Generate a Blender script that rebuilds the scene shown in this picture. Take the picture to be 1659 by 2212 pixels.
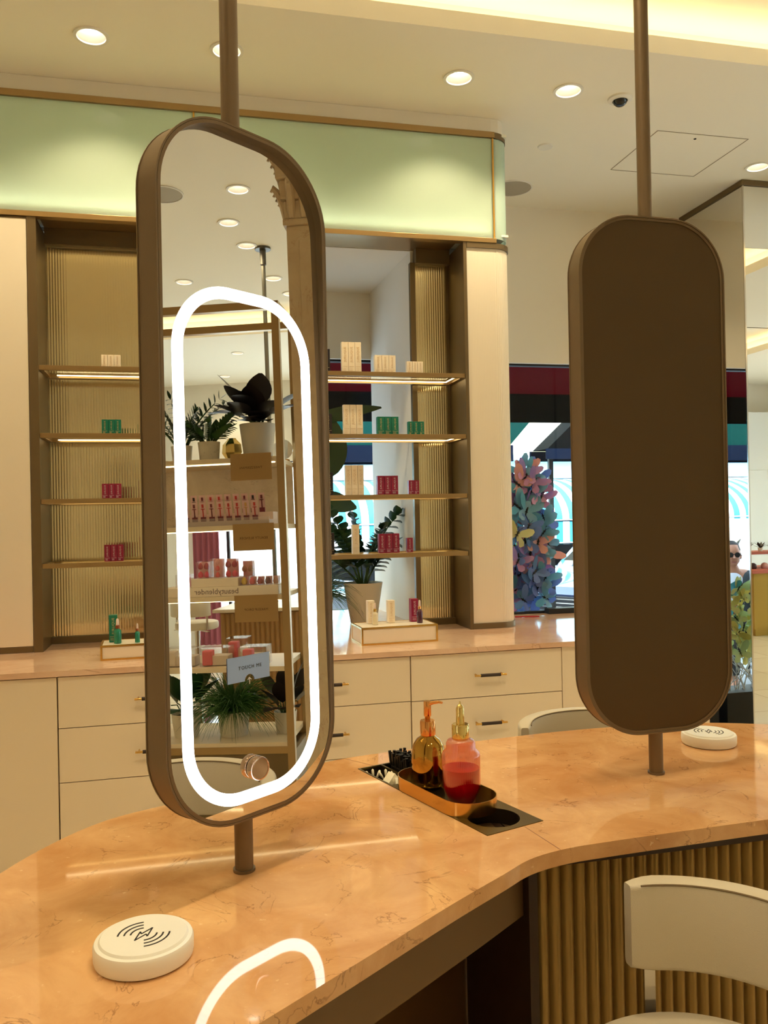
import bpy, bmesh, math, random
from math import sin, cos, pi, radians, sqrt
from mathutils import Vector, Matrix
from mathutils.geometry import tessellate_polygon

S = bpy.context.scene
for _o in list(bpy.data.objects):
    bpy.data.objects.remove(_o)
COL = S.collection

# ------------------------------------------------------------------ camera
YAW = radians(13.1); PITCH = 6/1800; ROLL = 0.0195
cam_d = bpy.data.cameras.new('camera')
cam = bpy.data.objects.new('camera', cam_d); COL.objects.link(cam)
cam_d.sensor_fit = 'HORIZONTAL'; cam_d.sensor_width = 36.0
cam_d.lens = 36.0*1800/1659
cam_d.clip_start = 0.02; cam_d.clip_end = 200
F0 = Vector((sin(YAW), cos(YAW), 0)); R0 = Vector((cos(YAW), -sin(YAW), 0)); U0 = Vector((0, 0, 1))
Fv = F0*cos(PITCH)+U0*sin(PITCH); U1 = U0*cos(PITCH)-F0*sin(PITCH)
Rv = R0*cos(ROLL)-U1*sin(ROLL); Uv = R0*sin(ROLL)+U1*cos(ROLL)
cam.matrix_world = Matrix(((Rv.x, Uv.x, -Fv.x, 0), (Rv.y, Uv.y, -Fv.y, 0), (Rv.z, Uv.z, -Fv.z, 1.43), (0, 0, 0, 1)))
S.camera = cam

# ------------------------------------------------------------------ view, world, exposure
S.view_settings.view_transform = 'Standard'
S.view_settings.look = 'None'
S.view_settings.gamma = 1
S.view_settings.use_curve_mapping = False
S.view_settings.exposure = .78
S.cycles.use_denoising = True
S.cycles.max_bounces = 10
S.cycles.diffuse_bounces = 5
S.cycles.glossy_bounces = 6
S.cycles.transmission_bounces = 10
S.cycles.transparent_max_bounces = 12
S.cycles.sample_clamp_indirect = 6
S.cycles.caustics_reflective = False
S.cycles.caustics_refractive = False

W = bpy.data.worlds.new('daylight'); S.world = W; W.use_nodes = True
bg = W.node_tree.nodes['Background']
bg.inputs[0].default_value = (0.64, 0.83, 1.0, 1); bg.inputs[1].default_value = 5.5

sun_d = bpy.data.lights.new('sun', 'SUN'); sun_d.energy = 3.0; sun_d.angle = radians(3); sun_d.color = (1, .95, .85)
sun = bpy.data.objects.new('sun', sun_d); COL.objects.link(sun)
sun.rotation_euler = (radians(42), radians(10), radians(20))

SPOT_W = 17.0          # power of every ceiling downlight
WARM = (1.0, 0.83, 0.52)
LENS_E = 7.0
COVE_E = 5.5
SHELF_E = 4.0
FASCIA_E = 1.4
RING_E = 4.0

# ------------------------------------------------------------------ materials
def lin(c):
    return tuple(((v/255)/12.92 if v/255 <= .04045 else ((v/255+.055)/1.055)**2.4) for v in c)
MATS = {}
def mat(name, rgb=(200, 200, 200), rough=.5, metal=0., spec=.5, emit=None, es=1., trans=0., ior=1.45, coat=0., bump=0., bscale=200.):
    if name in MATS: return MATS[name]
    m = bpy.data.materials.new(name); m.use_nodes = True
    b = m.node_tree.nodes['Principled BSDF']
    b.inputs['Base Color'].default_value = (*lin(rgb), 1)
    b.inputs['Roughness'].default_value = rough
    b.inputs['Metallic'].default_value = metal
    b.inputs['Specular IOR Level'].default_value = spec
    b.inputs['Transmission Weight'].default_value = trans
    b.inputs['IOR'].default_value = ior
    b.inputs['Coat Weight'].default_value = coat
    if emit:
        b.inputs['Emission Color'].default_value = (*emit, 1); b.inputs['Emission Strength'].default_value = es
    if bump:
        nt = m.node_tree; tc = nt.nodes.new('ShaderNodeTexCoord')
        n = nt.nodes.new('ShaderNodeTexNoise'); n.inputs['Scale'].default_value = bscale
        bp = nt.nodes.new('ShaderNodeBump'); bp.inputs['Strength'].default_value = bump; bp.inputs['Distance'].default_value = .002
        nt.links.new(tc.outputs['Object'], n.inputs['Vector']); nt.links.new(n.outputs[0], bp.inputs['Height'])
        nt.links.new(bp.outputs[0], b.inputs['Normal'])
    MATS[name] = m
    return m

def marble(name, c0, c1, vein, speck, rough=.12, scale=3., vscale=4.):
    m = bpy.data.materials.new(name); m.use_nodes = True; nt = m.node_tree; N = nt.nodes; L = nt.links
    b = N['Principled BSDF']; b.inputs['Roughness'].default_value = rough
    tc = N.new('ShaderNodeTexCoord')
    n1 = N.new('ShaderNodeTexNoise'); n1.inputs['Scale'].default_value = scale; n1.inputs['Detail'].default_value = 8; n1.inputs['Roughness'].default_value = .62
    n1.inputs['Distortion'].default_value = .6
    r1 = N.new('ShaderNodeValToRGB'); r1.color_ramp.elements[0].position = .32; r1.color_ramp.elements[1].position = .68
    r1.color_ramp.elements[0].color = (*lin(c0), 1); r1.color_ramp.elements[1].color = (*lin(c1), 1)
    L.new(tc.outputs['Object'], n1.inputs['Vector']); L.new(n1.outputs[0], r1.inputs[0])
    # veins: thin contour of a distorted noise, kept only in patches
    n2 = N.new('ShaderNodeTexNoise'); n2.inputs['Scale'].default_value = vscale; n2.inputs['Detail'].default_value = 7; n2.inputs['Roughness'].default_value = .55; n2.inputs['Distortion'].default_value = 1.2
    L.new(tc.outputs['Object'], n2.inputs['Vector'])
    sb = N.new('ShaderNodeMath'); sb.operation = 'SUBTRACT'; sb.inputs[1].default_value = .5
    ab = N.new('ShaderNodeMath'); ab.operation = 'ABSOLUTE'
    L.new(n2.outputs[0], sb.inputs[0]); L.new(sb.outputs[0], ab.inputs[0])
    rv = N.new('ShaderNodeValToRGB'); rv.color_ramp.elements[0].color = (1, 1, 1, 1); rv.color_ramp.elements[1].color = (0, 0, 0, 1); rv.color_ramp.elements[1].position = .008
    L.new(ab.outputs[0], rv.inputs[0])
    n3 = N.new('ShaderNodeTexNoise'); n3.inputs['Scale'].default_value = vscale*2.2; L.new(tc.outputs['Object'], n3.inputs['Vector'])
    r3 = N.new('ShaderNodeValToRGB'); r3.color_ramp.elements[0].position = .44; r3.color_ramp.elements[1].position = .58
    L.new(n3.outputs[0], r3.inputs[0])
    mu = N.new('ShaderNodeMath'); mu.operation = 'MULTIPLY'; L.new(rv.outputs[0], mu.inputs[0]); L.new(r3.outputs[0], mu.inputs[1])
    mu2 = N.new('ShaderNodeMath'); mu2.operation = 'MULTIPLY'; mu2.inputs[1].default_value = .6; L.new(mu.outputs[0], mu2.inputs[0])
    mx = N.new('ShaderNodeMixRGB'); mx.inputs[2].default_value = (*lin(vein), 1)
    L.new(mu2.outputs[0], mx.inputs[0]); L.new(r1.outputs[0], mx.inputs[1])
    # pale shell specks
    n4 = N.new('ShaderNodeTexNoise'); n4.inputs['Scale'].default_value = scale*13; n4.inputs['Detail'].default_value = 5; L.new(tc.outputs['Object'], n4.inputs['Vector'])
    r4 = N.new('ShaderNodeValToRGB'); r4.color_ramp.elements[0].position = .68; r4.color_ramp.elements[1].position = .78
    r4.color_ramp.elements[1].color = (.55, .55, .55, 1)
    L.new(n4.outputs[0], r4.inputs[0])
    mx2 = N.new('ShaderNodeMixRGB'); mx2.inputs[2].default_value = (*lin(speck), 1)
    L.new(r4.outputs[0], mx2.inputs[0]); L.new(mx.outputs[0], mx2.inputs[1]); L.new(mx2.outputs[0], b.inputs['Base Color'])
    MATS[name] = m
    return m

def glass_pane(name, tint=(1, 1, 1), gloss=.06):
    m = bpy.data.materials.new(name); m.use_nodes = True; nt = m.node_tree; N = nt.nodes; L = nt.links
    N.remove(N['Principled BSDF']); out = N['Material Output']
    t = N.new('ShaderNodeBsdfTransparent'); t.inputs[0].default_value = (*tint, 1)
    g = N.new('ShaderNodeBsdfGlossy'); g.inputs['Roughness'].default_value = .02
    x = N.new('ShaderNodeMixShader'); x.inputs[0].default_value = gloss
    L.new(t.outputs[0], x.inputs[1]); L.new(g.outputs[0], x.inputs[2]); L.new(x.outputs[0], out.inputs[0])
    MATS[name] = m
    return m

def frosted(name, tint, amount=.55):
    m = bpy.data.materials.new(name); m.use_nodes = True; nt = m.node_tree; N = nt.nodes; L = nt.links
    N.remove(N['Principled BSDF']); out = N['Material Output']
    t = N.new('ShaderNodeBsdfTranslucent'); t.inputs[0].default_value = (*tint, 1)
    d = N.new('ShaderNodeBsdfDiffuse'); d.inputs[0].default_value = (*tint, 1)
    g = N.new('ShaderNodeBsdfGlossy'); g.inputs['Roughness'].default_value = .12
    x = N.new('ShaderNodeMixShader'); x.inputs[0].default_value = amount
    y = N.new('ShaderNodeMixShader'); y.inputs[0].default_value = .05
    L.new(d.outputs[0], x.inputs[1]); L.new(t.outputs[0], x.inputs[2])
    L.new(x.outputs[0], y.inputs[1]); L.new(g.outputs[0], y.inputs[2]); L.new(y.outputs[0], out.inputs[0])
    MATS[name] = m
    return m

def iridescent(name, c0, c1, tr=.25):
    m = bpy.data.materials.new(name); m.use_nodes = True; nt = m.node_tree; N = nt.nodes; L = nt.links
    b = N['Principled BSDF']; b.inputs['Roughness'].default_value = .3
    tc = N.new('ShaderNodeTexCoord'); n = N.new('ShaderNodeTexNoise'); n.inputs['Scale'].default_value = 9
    r = N.new('ShaderNodeValToRGB'); r.color_ramp.elements[0].position = .4; r.color_ramp.elements[1].position = .62
    r.color_ramp.elements[0].color = (*lin(c0), 1); r.color_ramp.elements[1].color = (*lin(c1), 1)
    L.new(tc.outputs['Object'], n.inputs['Vector']); L.new(n.outputs[0], r.inputs[0]); L.new(r.outputs[0], b.inputs['Base Color'])
    t = N.new('ShaderNodeBsdfTranslucent'); L.new(r.outputs[0], t.inputs[0])
    x = N.new('ShaderNodeMixShader'); x.inputs[0].default_value = tr
    L.new(b.outputs[0], x.inputs[1]); L.new(t.outputs[0], x.inputs[2]); L.new(x.outputs[0], N['Material Output'].inputs[0])
    MATS[name] = m
    return m

def brick(name, c0, c1, mortar, scale=5.):
    m = bpy.data.materials.new(name); m.use_nodes = True; nt = m.node_tree; N = nt.nodes; L = nt.links
    b = N['Principled BSDF']; b.inputs['Roughness'].default_value = .9
    tc = N.new('ShaderNodeTexCoord'); sp = N.new('ShaderNodeSeparateXYZ'); cb = N.new('ShaderNodeCombineXYZ')
    L.new(tc.outputs['Object'], sp.inputs[0]); L.new(sp.outputs[0], cb.inputs[0]); L.new(sp.outputs[2], cb.inputs[1])
    k = N.new('ShaderNodeTexBrick'); k.inputs['Scale'].default_value = scale
    k.inputs['Color1'].default_value = (*lin(c0), 1); k.inputs['Color2'].default_value = (*lin(c1), 1); k.inputs['Mortar'].default_value = (*lin(mortar), 1)
    k.inputs['Mortar Size'].default_value = .015
    L.new(cb.outputs[0], k.inputs['Vector']); L.new(k.outputs[0], b.inputs['Base Color'])
    MATS[name] = m
    return m

def stripes(name, c0, c1, period, axis=0, rough=.7, duty=.5):
    m = bpy.data.materials.new(name); m.use_nodes = True; nt = m.node_tree; N = nt.nodes; L = nt.links
    b = N['Principled BSDF']; b.inputs['Roughness'].default_value = rough
    tc = N.new('ShaderNodeTexCoord'); sp = N.new('ShaderNodeSeparateXYZ'); L.new(tc.outputs['Object'], sp.inputs[0])
    d = N.new('ShaderNodeMath'); d.operation = 'DIVIDE'; d.inputs[1].default_value = period; L.new(sp.outputs[axis], d.inputs[0])
    f = N.new('ShaderNodeMath'); f.operation = 'FRACT'; L.new(d.outputs[0], f.inputs[0])
    g = N.new('ShaderNodeMath'); g.operation = 'GREATER_THAN'; g.inputs[1].default_value = duty; L.new(f.outputs[0], g.inputs[0])
    x = N.new('ShaderNodeMixRGB'); x.inputs[1].default_value = (*lin(c0), 1); x.inputs[2].default_value = (*lin(c1), 1)
    L.new(g.outputs[0], x.inputs[0]); L.new(x.outputs[0], b.inputs['Base Color'])
    MATS[name] = m
    return m

def tiles(name, c, joint, size=.6):
    m = bpy.data.materials.new(name); m.use_nodes = True; nt = m.node_tree; N = nt.nodes; L = nt.links
    b = N['Principled BSDF']; b.inputs['Roughness'].default_value = .18
    tc = N.new('ShaderNodeTexCoord'); k = N.new('ShaderNodeTexBrick'); k.offset = 0
    k.inputs['Scale'].default_value = 1/size; k.inputs['Brick Width'].default_value = 1; k.inputs['Row Height'].default_value = 1
    k.inputs['Mortar Size'].default_value = .006
    k.inputs['Color1'].default_value = (*lin(c), 1); k.inputs['Color2'].default_value = (*lin((c[0]-8, c[1]-8, c[2]-10)), 1); k.inputs['Mortar'].default_value = (*lin(joint), 1)
    L.new(tc.outputs['Object'], k.inputs['Vector']); L.new(k.outputs[0], b.inputs['Base Color'])
    MATS[name] = m
    return m

M_PLASTER = mat('plaster', (240, 232, 216), .9, bump=.15, bscale=300)
M_CEIL = mat('ceiling_paint', (246, 240, 224), .9)
M_CREAM = mat('cream_lacquer', (236, 216, 188), .42, bump=.08, bscale=500)
M_PANEL = mat('cream_fluted_panel', (240, 226, 204), .5)
M_BRONZE = mat('brushed_bronze', (120, 102, 74), .4, .7, bump=.2, bscale=900)
M_BRONZE2 = mat('satin_bronze_trim', (170, 142, 100), .3, .85)
M_MIRBODY = mat('taupe_bronze_paint', (122, 102, 76), .45, .45, bump=.15, bscale=900)
M_BRASS = mat('brass', (216, 172, 92), .22, 1.)
M_GOLD = mat('rose_gold', (232, 168, 104), .1, 1.)
M_GOLD2 = mat('pale_gold', (232, 204, 128), .1, 1.)
M_MIRROR = mat('mirror_silver', (238, 238, 236), .0, 1.)
M_PEACH = marble('peach_marble', (204, 146, 92), (232, 182, 128), (120, 72, 40), (252, 220, 174), .035, 8, 8.5)
M_PINKM = marble('pink_marble', (216, 170, 138), (238, 202, 172), (170, 120, 92), (250, 232, 212), .08, 2.4, 3.)
M_BEIGEM = marble('beige_marble', (206, 190, 166), (228, 214, 192), (150, 130, 106), (240, 230, 214), .3, 8, 9)
M_STONE = marble('travertine', (186, 164, 132), (204, 184, 150), (160, 122, 88), (216, 188, 156), .4, 4, 5)
M_RING = mat('led_diffuser', (255, 255, 255), .5, emit=(1, .97, .96), es=RING_E)
M_LENS = mat('lamp_lens', (255, 255, 255), .5, emit=(1, .93, .82), es=LENS_E)
M_COVE = mat('cove_led', (255, 255, 255), .5, emit=(1, .82, .48), es=COVE_E)
M_SHELFLED = mat('shelf_led', (255, 255, 255), .5, emit=(1, .80, .42), es=SHELF_E)
M_FASCLED = mat('fascia_led', (255, 255, 255), .5, emit=(1, .98, .86), es=FASCIA_E*3)
M_FROST = frosted('frosted_glass', (.76, .84, .72), .6)
M_WHITEREF = mat('white_reflector', (236, 232, 222), .5)
M_REED = mat('reeded_bronze_glass', (222, 208, 168), .10, .85)
M_WGLASS = glass_pane('window_glass', (.98, .99, .99), .012)
M_SHGLASS = glass_pane('shelf_glass', (.96, .97, .93), .12)
M_ACRYL = glass_pane('clear_acrylic', (.95, .93, .92), .16)
M_LEATHER = mat('cream_leather', (208, 195, 170), .48, bump=.25, bscale=900)
M_SEAM = mat('seam_thread', (120, 100, 72), .8)
M_CHROME = mat('chrome', (210, 205, 198), .15, 1.)
M_BLACKM = mat('black_metal', (26, 26, 28), .5)
M_DARKWOOD = mat('dark_bronze_panel', (74, 52, 30), .5, .3)
M_FLUTE = mat('fluted_gold_panel', (150, 120, 66), .34, .45)
M_CHARGER = mat('charger_plastic', (242, 238, 226), .4)
M_INK = mat('dark_print', (34, 26, 20), .6)
M_INKG = mat('gold_print', (214, 190, 140), .5)
M_INKW = mat('pale_print', (226, 206, 214), .5)
M_INKC = mat('tan_print', (224, 192, 150), .5)
M_BOXC = mat('cream_carton', (250, 232, 204), .5)
M_BOXG = mat('green_carton', (18, 118, 92), .4)
M_BOXR = mat('burgundy_carton', (150, 28, 66), .4)
M_BOXK = mat('dark_carton', (40, 32, 34), .4)
M_POT = mat('pale_clay_pot', (226, 218, 200), .6)
M_SOIL = mat('potting_soil', (44, 30, 20), .95)
M_LEAF = mat('dark_green_leaf', (32, 62, 34), .35)
M_LEAF2 = mat('mid_green_leaf', (62, 98, 48), .45)
M_LEAF3 = mat('burgundy_green_leaf', (40, 34, 32), .35)
M_STEM = mat('green_stem', (58, 84, 38), .5)
M_FLOOR = tiles('floor_tiles', (236, 222, 194), (180, 164, 136), .6)
M_RED = mat('burgundy_canvas', (96, 12, 30), .8, 0, .05)
M_BLACK = mat('black_canvas', (9, 11, 13), .8, 0, .05)
M_GREEN = mat('bottle_green_canvas', (14, 62, 58), .8, 0, .05)
M_NAVY = mat('navy_canvas', (18, 28, 48), .8, 0, .05)

# ------------------------------------------------------------------ mesh helpers
def new_bm(): return bmesh.new()

def obj(name, bm, material, parent=None, smooth=False, loc=None, rot=None, sharp=40):
    me = bpy.data.meshes.new(name)
    bmesh.ops.recalc_face_normals(bm, faces=bm.faces)
    bm.to_mesh(me); bm.free()
    ms = material if isinstance(material, (list, tuple)) else [material]
    for m in ms: me.materials.append(m)
    if smooth:
        for p in me.polygons: p.use_smooth = True
        me.set_sharp_from_angle(angle=radians(sharp))
    o = bpy.data.objects.new(name, me); COL.objects.link(o)
    if parent is not None: o.parent = parent
    if loc is not None: o.location = loc
    if rot is not None: o.rotation_euler = rot
    return o

def thing(name, label, cat, loc=(0, 0, 0), rz=0, group=None):
    o = bpy.data.objects.new(name, None); COL.objects.link(o)
    o.empty_display_size = .05
    o.location = loc; o.rotation_euler = (0, 0, rz)
    o['label'] = label; o['category'] = cat
    if group: o['group'] = group
    return o

def tag(o, label, cat, group=None, kind=None):
    o['label'] = label; o['category'] = cat
    if group: o['group'] = group
    if kind: o['kind'] = kind
    return o

def struct(name, bm, m, smooth=False):
    o = obj(name, bm, m, None, smooth); o['kind'] = 'structure'; return o

def dup(root, loc, rz=None, label=None, group=None):
    r = root.copy(); COL.objects.link(r); r.location = loc
    if rz is not None: r.rotation_euler = (0, 0, rz)
    if label: r['label'] = label
    if group: r['group'] = group
    for ch in list(root.children):
        c = ch.copy(); COL.objects.link(c); c.parent = r
        for g in list(ch.children):
            d = g.copy(); COL.objects.link(d); d.parent = c
    return r

def box(bm, x0, x1, y0, y1, z0, z1, bev=0., mi=0, M=None):
    v = [bm.verts.new((x, y, z)) for z in (z0, z1) for y in (y0, y1) for x in (x0, x1)]
    idx = [(0, 2, 3, 1), (4, 5, 7, 6), (0, 1, 5, 4), (2, 6, 7, 3), (0, 4, 6, 2), (1, 3, 7, 5)]
    fs = [bm.faces.new([v[i] for i in q]) for q in idx]
    for f in fs: f.material_index = mi
    if M is not None: bmesh.ops.transform(bm, matrix=M, verts=v)
    if bev > 0:
        es = list({e for f in fs for e in f.edges})
        r = bmesh.ops.bevel(bm, geom=es, offset=bev, segments=2, profile=.6, affect='EDGES')
        for f in r['faces']: f.material_index = mi
    return v

def prism(bm, pts, z0, z1, holes=(), mi=0, M=None, sides=True):
    loops = [list(pts)]+[list(h) for h in holes]
    flat = [p for l in loops for p in l]
    tris = tessellate_polygon([[Vector((p[0], p[1], 0)) for p in l] for l in loops])
    lo = [bm.verts.new((p[0], p[1], z0)) for p in flat]
    hi = [bm.verts.new((p[0], p[1], z1)) for p in flat] if z1 is not None else None
    fs = []
    if not holes:
        try: fs.append(bm.faces.new(lo[::-1]))
        except ValueError: pass
        if hi: fs.append(bm.faces.new(hi))
    else:
        for t in tris:
            a, b, c = t
            try:
                fs.append(bm.faces.new((lo[a], lo[c], lo[b])))
                if hi: fs.append(bm.faces.new((hi[a], hi[b], hi[c])))
            except ValueError: pass
    if hi and sides:
        k = 0
        for l in loops:
            n = len(l)
            for i in range(n):
                a, b = k+i, k+(i+1) % n
                fs.append(bm.faces.new((lo[a], lo[b], hi[b], hi[a])))
            k += n
    for f in fs: f.material_index = mi
    vs = lo+(hi or [])
    if M is not None: bmesh.ops.transform(bm, matrix=M, verts=vs)
    return vs

def ring_prism(bm, outer, inner, z0, z1, mi=0, M=None):
    n = len(outer); vs = []
    def mk(pts, z):
        r = [bm.verts.new((p[0], p[1], z)) for p in pts]; vs.extend(r); return r
    a, b, c, d = mk(outer, z0), mk(outer, z1), mk(inner, z0), mk(inner, z1)
    for i in range(n):
        j = (i+1) % n
        for q in ((a[i], a[j], b[j], b[i]), (c[i], d[i], d[j], c[j]), (b[i], b[j], d[j], d[i]), (a[i], c[i], c[j], a[j])):
            bm.faces.new(q).material_index = mi
    if M is not None: bmesh.ops.transform(bm, matrix=M, verts=vs)
    return vs

def lathe(bm, prof, seg=32, c=(0, 0, 0), mi=0, flute=0, famp=0., M=None, sx=1., sy=1.):
    rows = []; vs = []
    for (r, z) in prof:
        if r < 1e-6:
            v = bm.verts.new((c[0], c[1], c[2]+z)); rows.append([v]); vs.append(v); continue
        row = []
        for i in range(seg):
            a = 2*pi*i/seg
            rr = r*(1+famp*cos(flute*a)) if flute else r
            v = bm.verts.new((c[0]+rr*cos(a)*sx, c[1]+rr*sin(a)*sy, c[2]+z)); row.append(v); vs.append(v)
        rows.append(row)
    for a, b in zip(rows, rows[1:]):
        if len(a) == 1 and len(b) == 1: continue
        for i in range(seg):
            j = (i+1) % seg
            if len(a) == 1: f = bm.faces.new((a[0], b[i], b[j]))
            elif len(b) == 1: f = bm.faces.new((a[i], a[j], b[0]))
            else: f = bm.faces.new((a[i], a[j], b[j], b[i]))
            f.material_index = mi
    if M is not None: bmesh.ops.transform(bm, matrix=M, verts=vs)
    return vs

def cyl(bm, x, y, z0, z1, r, seg=24, mi=0, r2=None):
    r2 = r if r2 is None else r2
    return lathe(bm, [(0, z0), (r, z0), (r2, z1), (0, z1)], seg, (x, y, 0), mi)

def tube(bm, pts, r, seg=8, mi=0, cap=True, radii=None):
    pts = [Vector(p) for p in pts]; n = len(pts); rows = []
    up = Vector((0, 0, 1))
    for i, p in enumerate(pts):
        t = (pts[min(i+1, n-1)]-pts[max(i-1, 0)]).normalized()
        a = up if abs(t.dot(up)) < .95 else Vector((1, 0, 0))
        u = t.cross(a).normalized(); v = t.cross(u).normalized()
        rr = radii[i] if radii else r
        rows.append([bm.verts.new(p+u*rr*cos(2*pi*k/seg)+v*rr*sin(2*pi*k/seg)) for k in range(seg)])
    for a, b in zip(rows, rows[1:]):
        for k in range(seg):
            bm.faces.new((a[k], a[(k+1) % seg], b[(k+1) % seg], b[k])).material_index = mi
    if cap:
        bm.faces.new(rows[0][::-1]).material_index = mi; bm.faces.new(rows[-1]).material_index = mi

def rrect(w, h, r, cx=0, cy=0, n=10):
    out = []
    for (sx, sy, a0) in ((1, 1, 0), (-1, 1, 90), (-1, -1, 180), (1, -1, 270)):
        for k in range(n+1):
            a = radians(a0+90*k/n)
            out.append((cx+sx*(w/2-r)+r*cos(a), cy+sy*(h/2-r)+r*sin(a)))
    return out

def circle(cx, cy, r, n=24):
    return [(cx+r*cos(2*pi*i/n), cy+r*sin(2*pi*i/n)) for i in range(n)]

def smooth_path(pts, n=6, closed=True):
    out = []; N = len(pts)
    rng = range(N) if closed else range(N-1)
    for i in rng:
        p0, p1, p2, p3 = (Vector((*pts[(i+k) % N], 0)) if closed else Vector((*pts[min(max(i+k, 0), N-1)], 0)) for k in (-1, 0, 1, 2))
        for k in range(n):
            t = k/n
            q = .5*((2*p1)+(p2-p0)*t+(2*p0-5*p1+4*p2-p3)*t*t+(3*p1-p0-3*p2+p3)*t**3)
            out.append((q.x, q.y))
    if not closed: out.append(tuple(pts[-1]))
    return out

TXT = {}
def text(name, body, size, parent, loc, rot, material, depth=.0004, spacing=1.0, width=None):
    key = (body, size, spacing, material.name)
    if key not in TXT:
        cu = bpy.data.curves.new(name, 'FONT'); cu.body = body; cu.size = size; cu.extrude = depth
        cu.align_x = 'CENTER'; cu.align_y = 'CENTER'; cu.space_character = spacing; cu.resolution_u = 2
        to = bpy.data.objects.new('t', cu); COL.objects.link(to)
        dg = bpy.context.evaluated_depsgraph_get()
        me = bpy.data.meshes.new_from_object(to.evaluated_get(dg))
        bpy.data.objects.remove(to)
        me.name = name; me.materials.clear(); me.materials.append(material)
        TXT[key] = me
    o = bpy.data.objects.new(name, TXT[key]); COL.objects.link(o)
    o.parent = parent; o.location = loc; o.rotation_euler = rot
    return o

def MY(theta=0., t=(0, 0, 0)):   # local (x,y)->(x along wall, z up), extruded towards -y
    return Matrix.Translation(t) @ Matrix.Rotation(theta, 4, 'Z') @ Matrix.Rotation(pi/2, 4, 'X')

# ------------------------------------------------------------------ the room
XL, XR, YB, YF, ZC = -2.7, 9.5, -2.9, 5.0, 3.39
b = new_bm(); box(b, XL-.1, XR+.1, YB-.1, YF+.12, -.12, 0); struct('floor', b, M_FLOOR)

DL = [(-.354, 3.535), (.185, 3.535), (1.213, 3.560), (1.752, 3.572), (3.216, 4.166),          # seen directly
      (3.616, .254), (4.099, .065), (4.531, .071), (5.226, -.599), (5.285, .088), (5.717, .137),   # seen in the vanity mirror
      (-1.30, 3.535), (.10, 1.05), (.66, 1.37), (-.95, 1.15), (.60, -.25), (-.8, -.9), (2.4, 1.6),  # out of view: lamps added to light the shop; counter pair follows mirror shadows
      (5.2, 3.7), (7.783, -.857), (9.0, -1.34), (.6, -2.0)]
REC = [(-2.0, 4.6, 1.75, 3.205), (5.95, 7.0, -1.9, .9)]       # raised coves: x0, x1, y0, y1
holes = [circle(x, y, .058, 20) for x, y in DL]
for (x0, x1, y0, y1) in REC: holes.append(rrect(x1-x0, y1-y0, .02 if x0 < 0 else .45, (x0+x1)/2, (y0+y1)/2, 6))
b = new_bm(); prism(b, [(XL, YB), (XR, YB), (XR, YF), (XL, YF)], ZC, None, holes)
for (x0, x1, y0, y1) in REC:
    ou = rrect(x1-x0, y1-y0, .02 if x0 < 0 else .45, (x0+x1)/2, (y0+y1)/2, 6)
    n = len(ou)
    lo = [b.verts.new((p[0], p[1], ZC)) for p in ou]; hi = [b.verts.new((p[0], p[1], ZC+.075)) for p in ou]
    for i in range(n): b.faces.new((lo[i], lo[(i+1) % n], hi[(i+1) % n], hi[i]))
    e = .16
    w2 = rrect(x1-x0+2*e, y1-y0+2*e, .1 if x0 < 0 else .55, (x0+x1)/2, (y0+y1)/2, 6)
    m1 = [b.verts.new((p[0], p[1], ZC+.075)) for p in w2]; m2 = [b.verts.new((p[0], p[1], ZC+.20)) for p in w2]
    for i in range(n):
        j = (i+1) % n
        b.faces.new((hi[i], hi[j], m1[j], m1[i])); b.faces.new((m1[i], m1[j], m2[j], m2[i]))
    b.faces.new(m2)
ceil = struct('ceiling', b, M_CEIL)
b = new_bm(); box(b, XL-.1, XR+.1, YB-.1, YF+.12, 3.66, 3.74); struct('ceiling_sky_block', b, M_CEIL)  # unseen slab added over the ceiling to keep sky light out
for k, (x0, x1, y0, y1) in enumerate(REC):
    e = .10; b = new_bm()
    ring_prism(b, rrect(x1-x0+2*e, y1-y0+2*e, .06 if x0 < 0 else .5, (x0+x1)/2, (y0+y1)/2, 6),
               rrect(x1-x0+2*e-.04, y1-y0+2*e-.04, .05 if x0 < 0 else .48, (x0+x1)/2, (y0+y1)/2, 6), ZC+.077, ZC+.09)
    tag(obj('cove_light_strip', b, M_COVE), ['warm light strip hidden in the ceiling cove over the vanity counter', 'warm light strip in the rounded ceiling cove behind the shelving'][k], 'light strip')

# far wall (y = 5.0) with the shop windows
ZH = 2.387
b = new_bm()
box(b, XL, XR, YF, YF+.12, ZH, 3.7)                    # above the windows
box(b, XL, -1.4, YF, YF+.12, 0, ZH); box(b, 1.26, 1.62, YF, YF+.12, 0, ZH)
box(b, 3.9, 4.3, YF, YF+.12, 0, ZH); box(b, -1.4, 1.26, YF, YF+.12, 0, .80); box(b, 1.62, 3.9, YF, YF+.12, 0, .12)
box(b, 8.6, XR, YF, YF+.12, 0, ZH); box(b, 4.3, 8.6, YF, YF+.12, 0, .12)
struct('wall_far', b, M_PLASTER)
b = new_bm(); box(b, XL-.12, XL, YB, YF+.12, 0, 3.7); struct('wall_left', b, M_PLASTER)
b = new_bm(); box(b, XL, XR, YB-.12, YB, 0, 3.7); struct('wall_back', b, M_PLASTER)
b = new_bm(); box(b, XR, XR+.12, YB-.12, -1.93, 0, 3.7); box(b, XR, XR+.12, -1.93, 2.6, 2.35, 3.7); box(b, XR, XR+.12, 2.6, YF+.12, 0, 3.7)
box(b, XR, XR+.12, -1.93, 2.6, 0, .05)
struct('wall_right', b, M_PLASTER)

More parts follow.
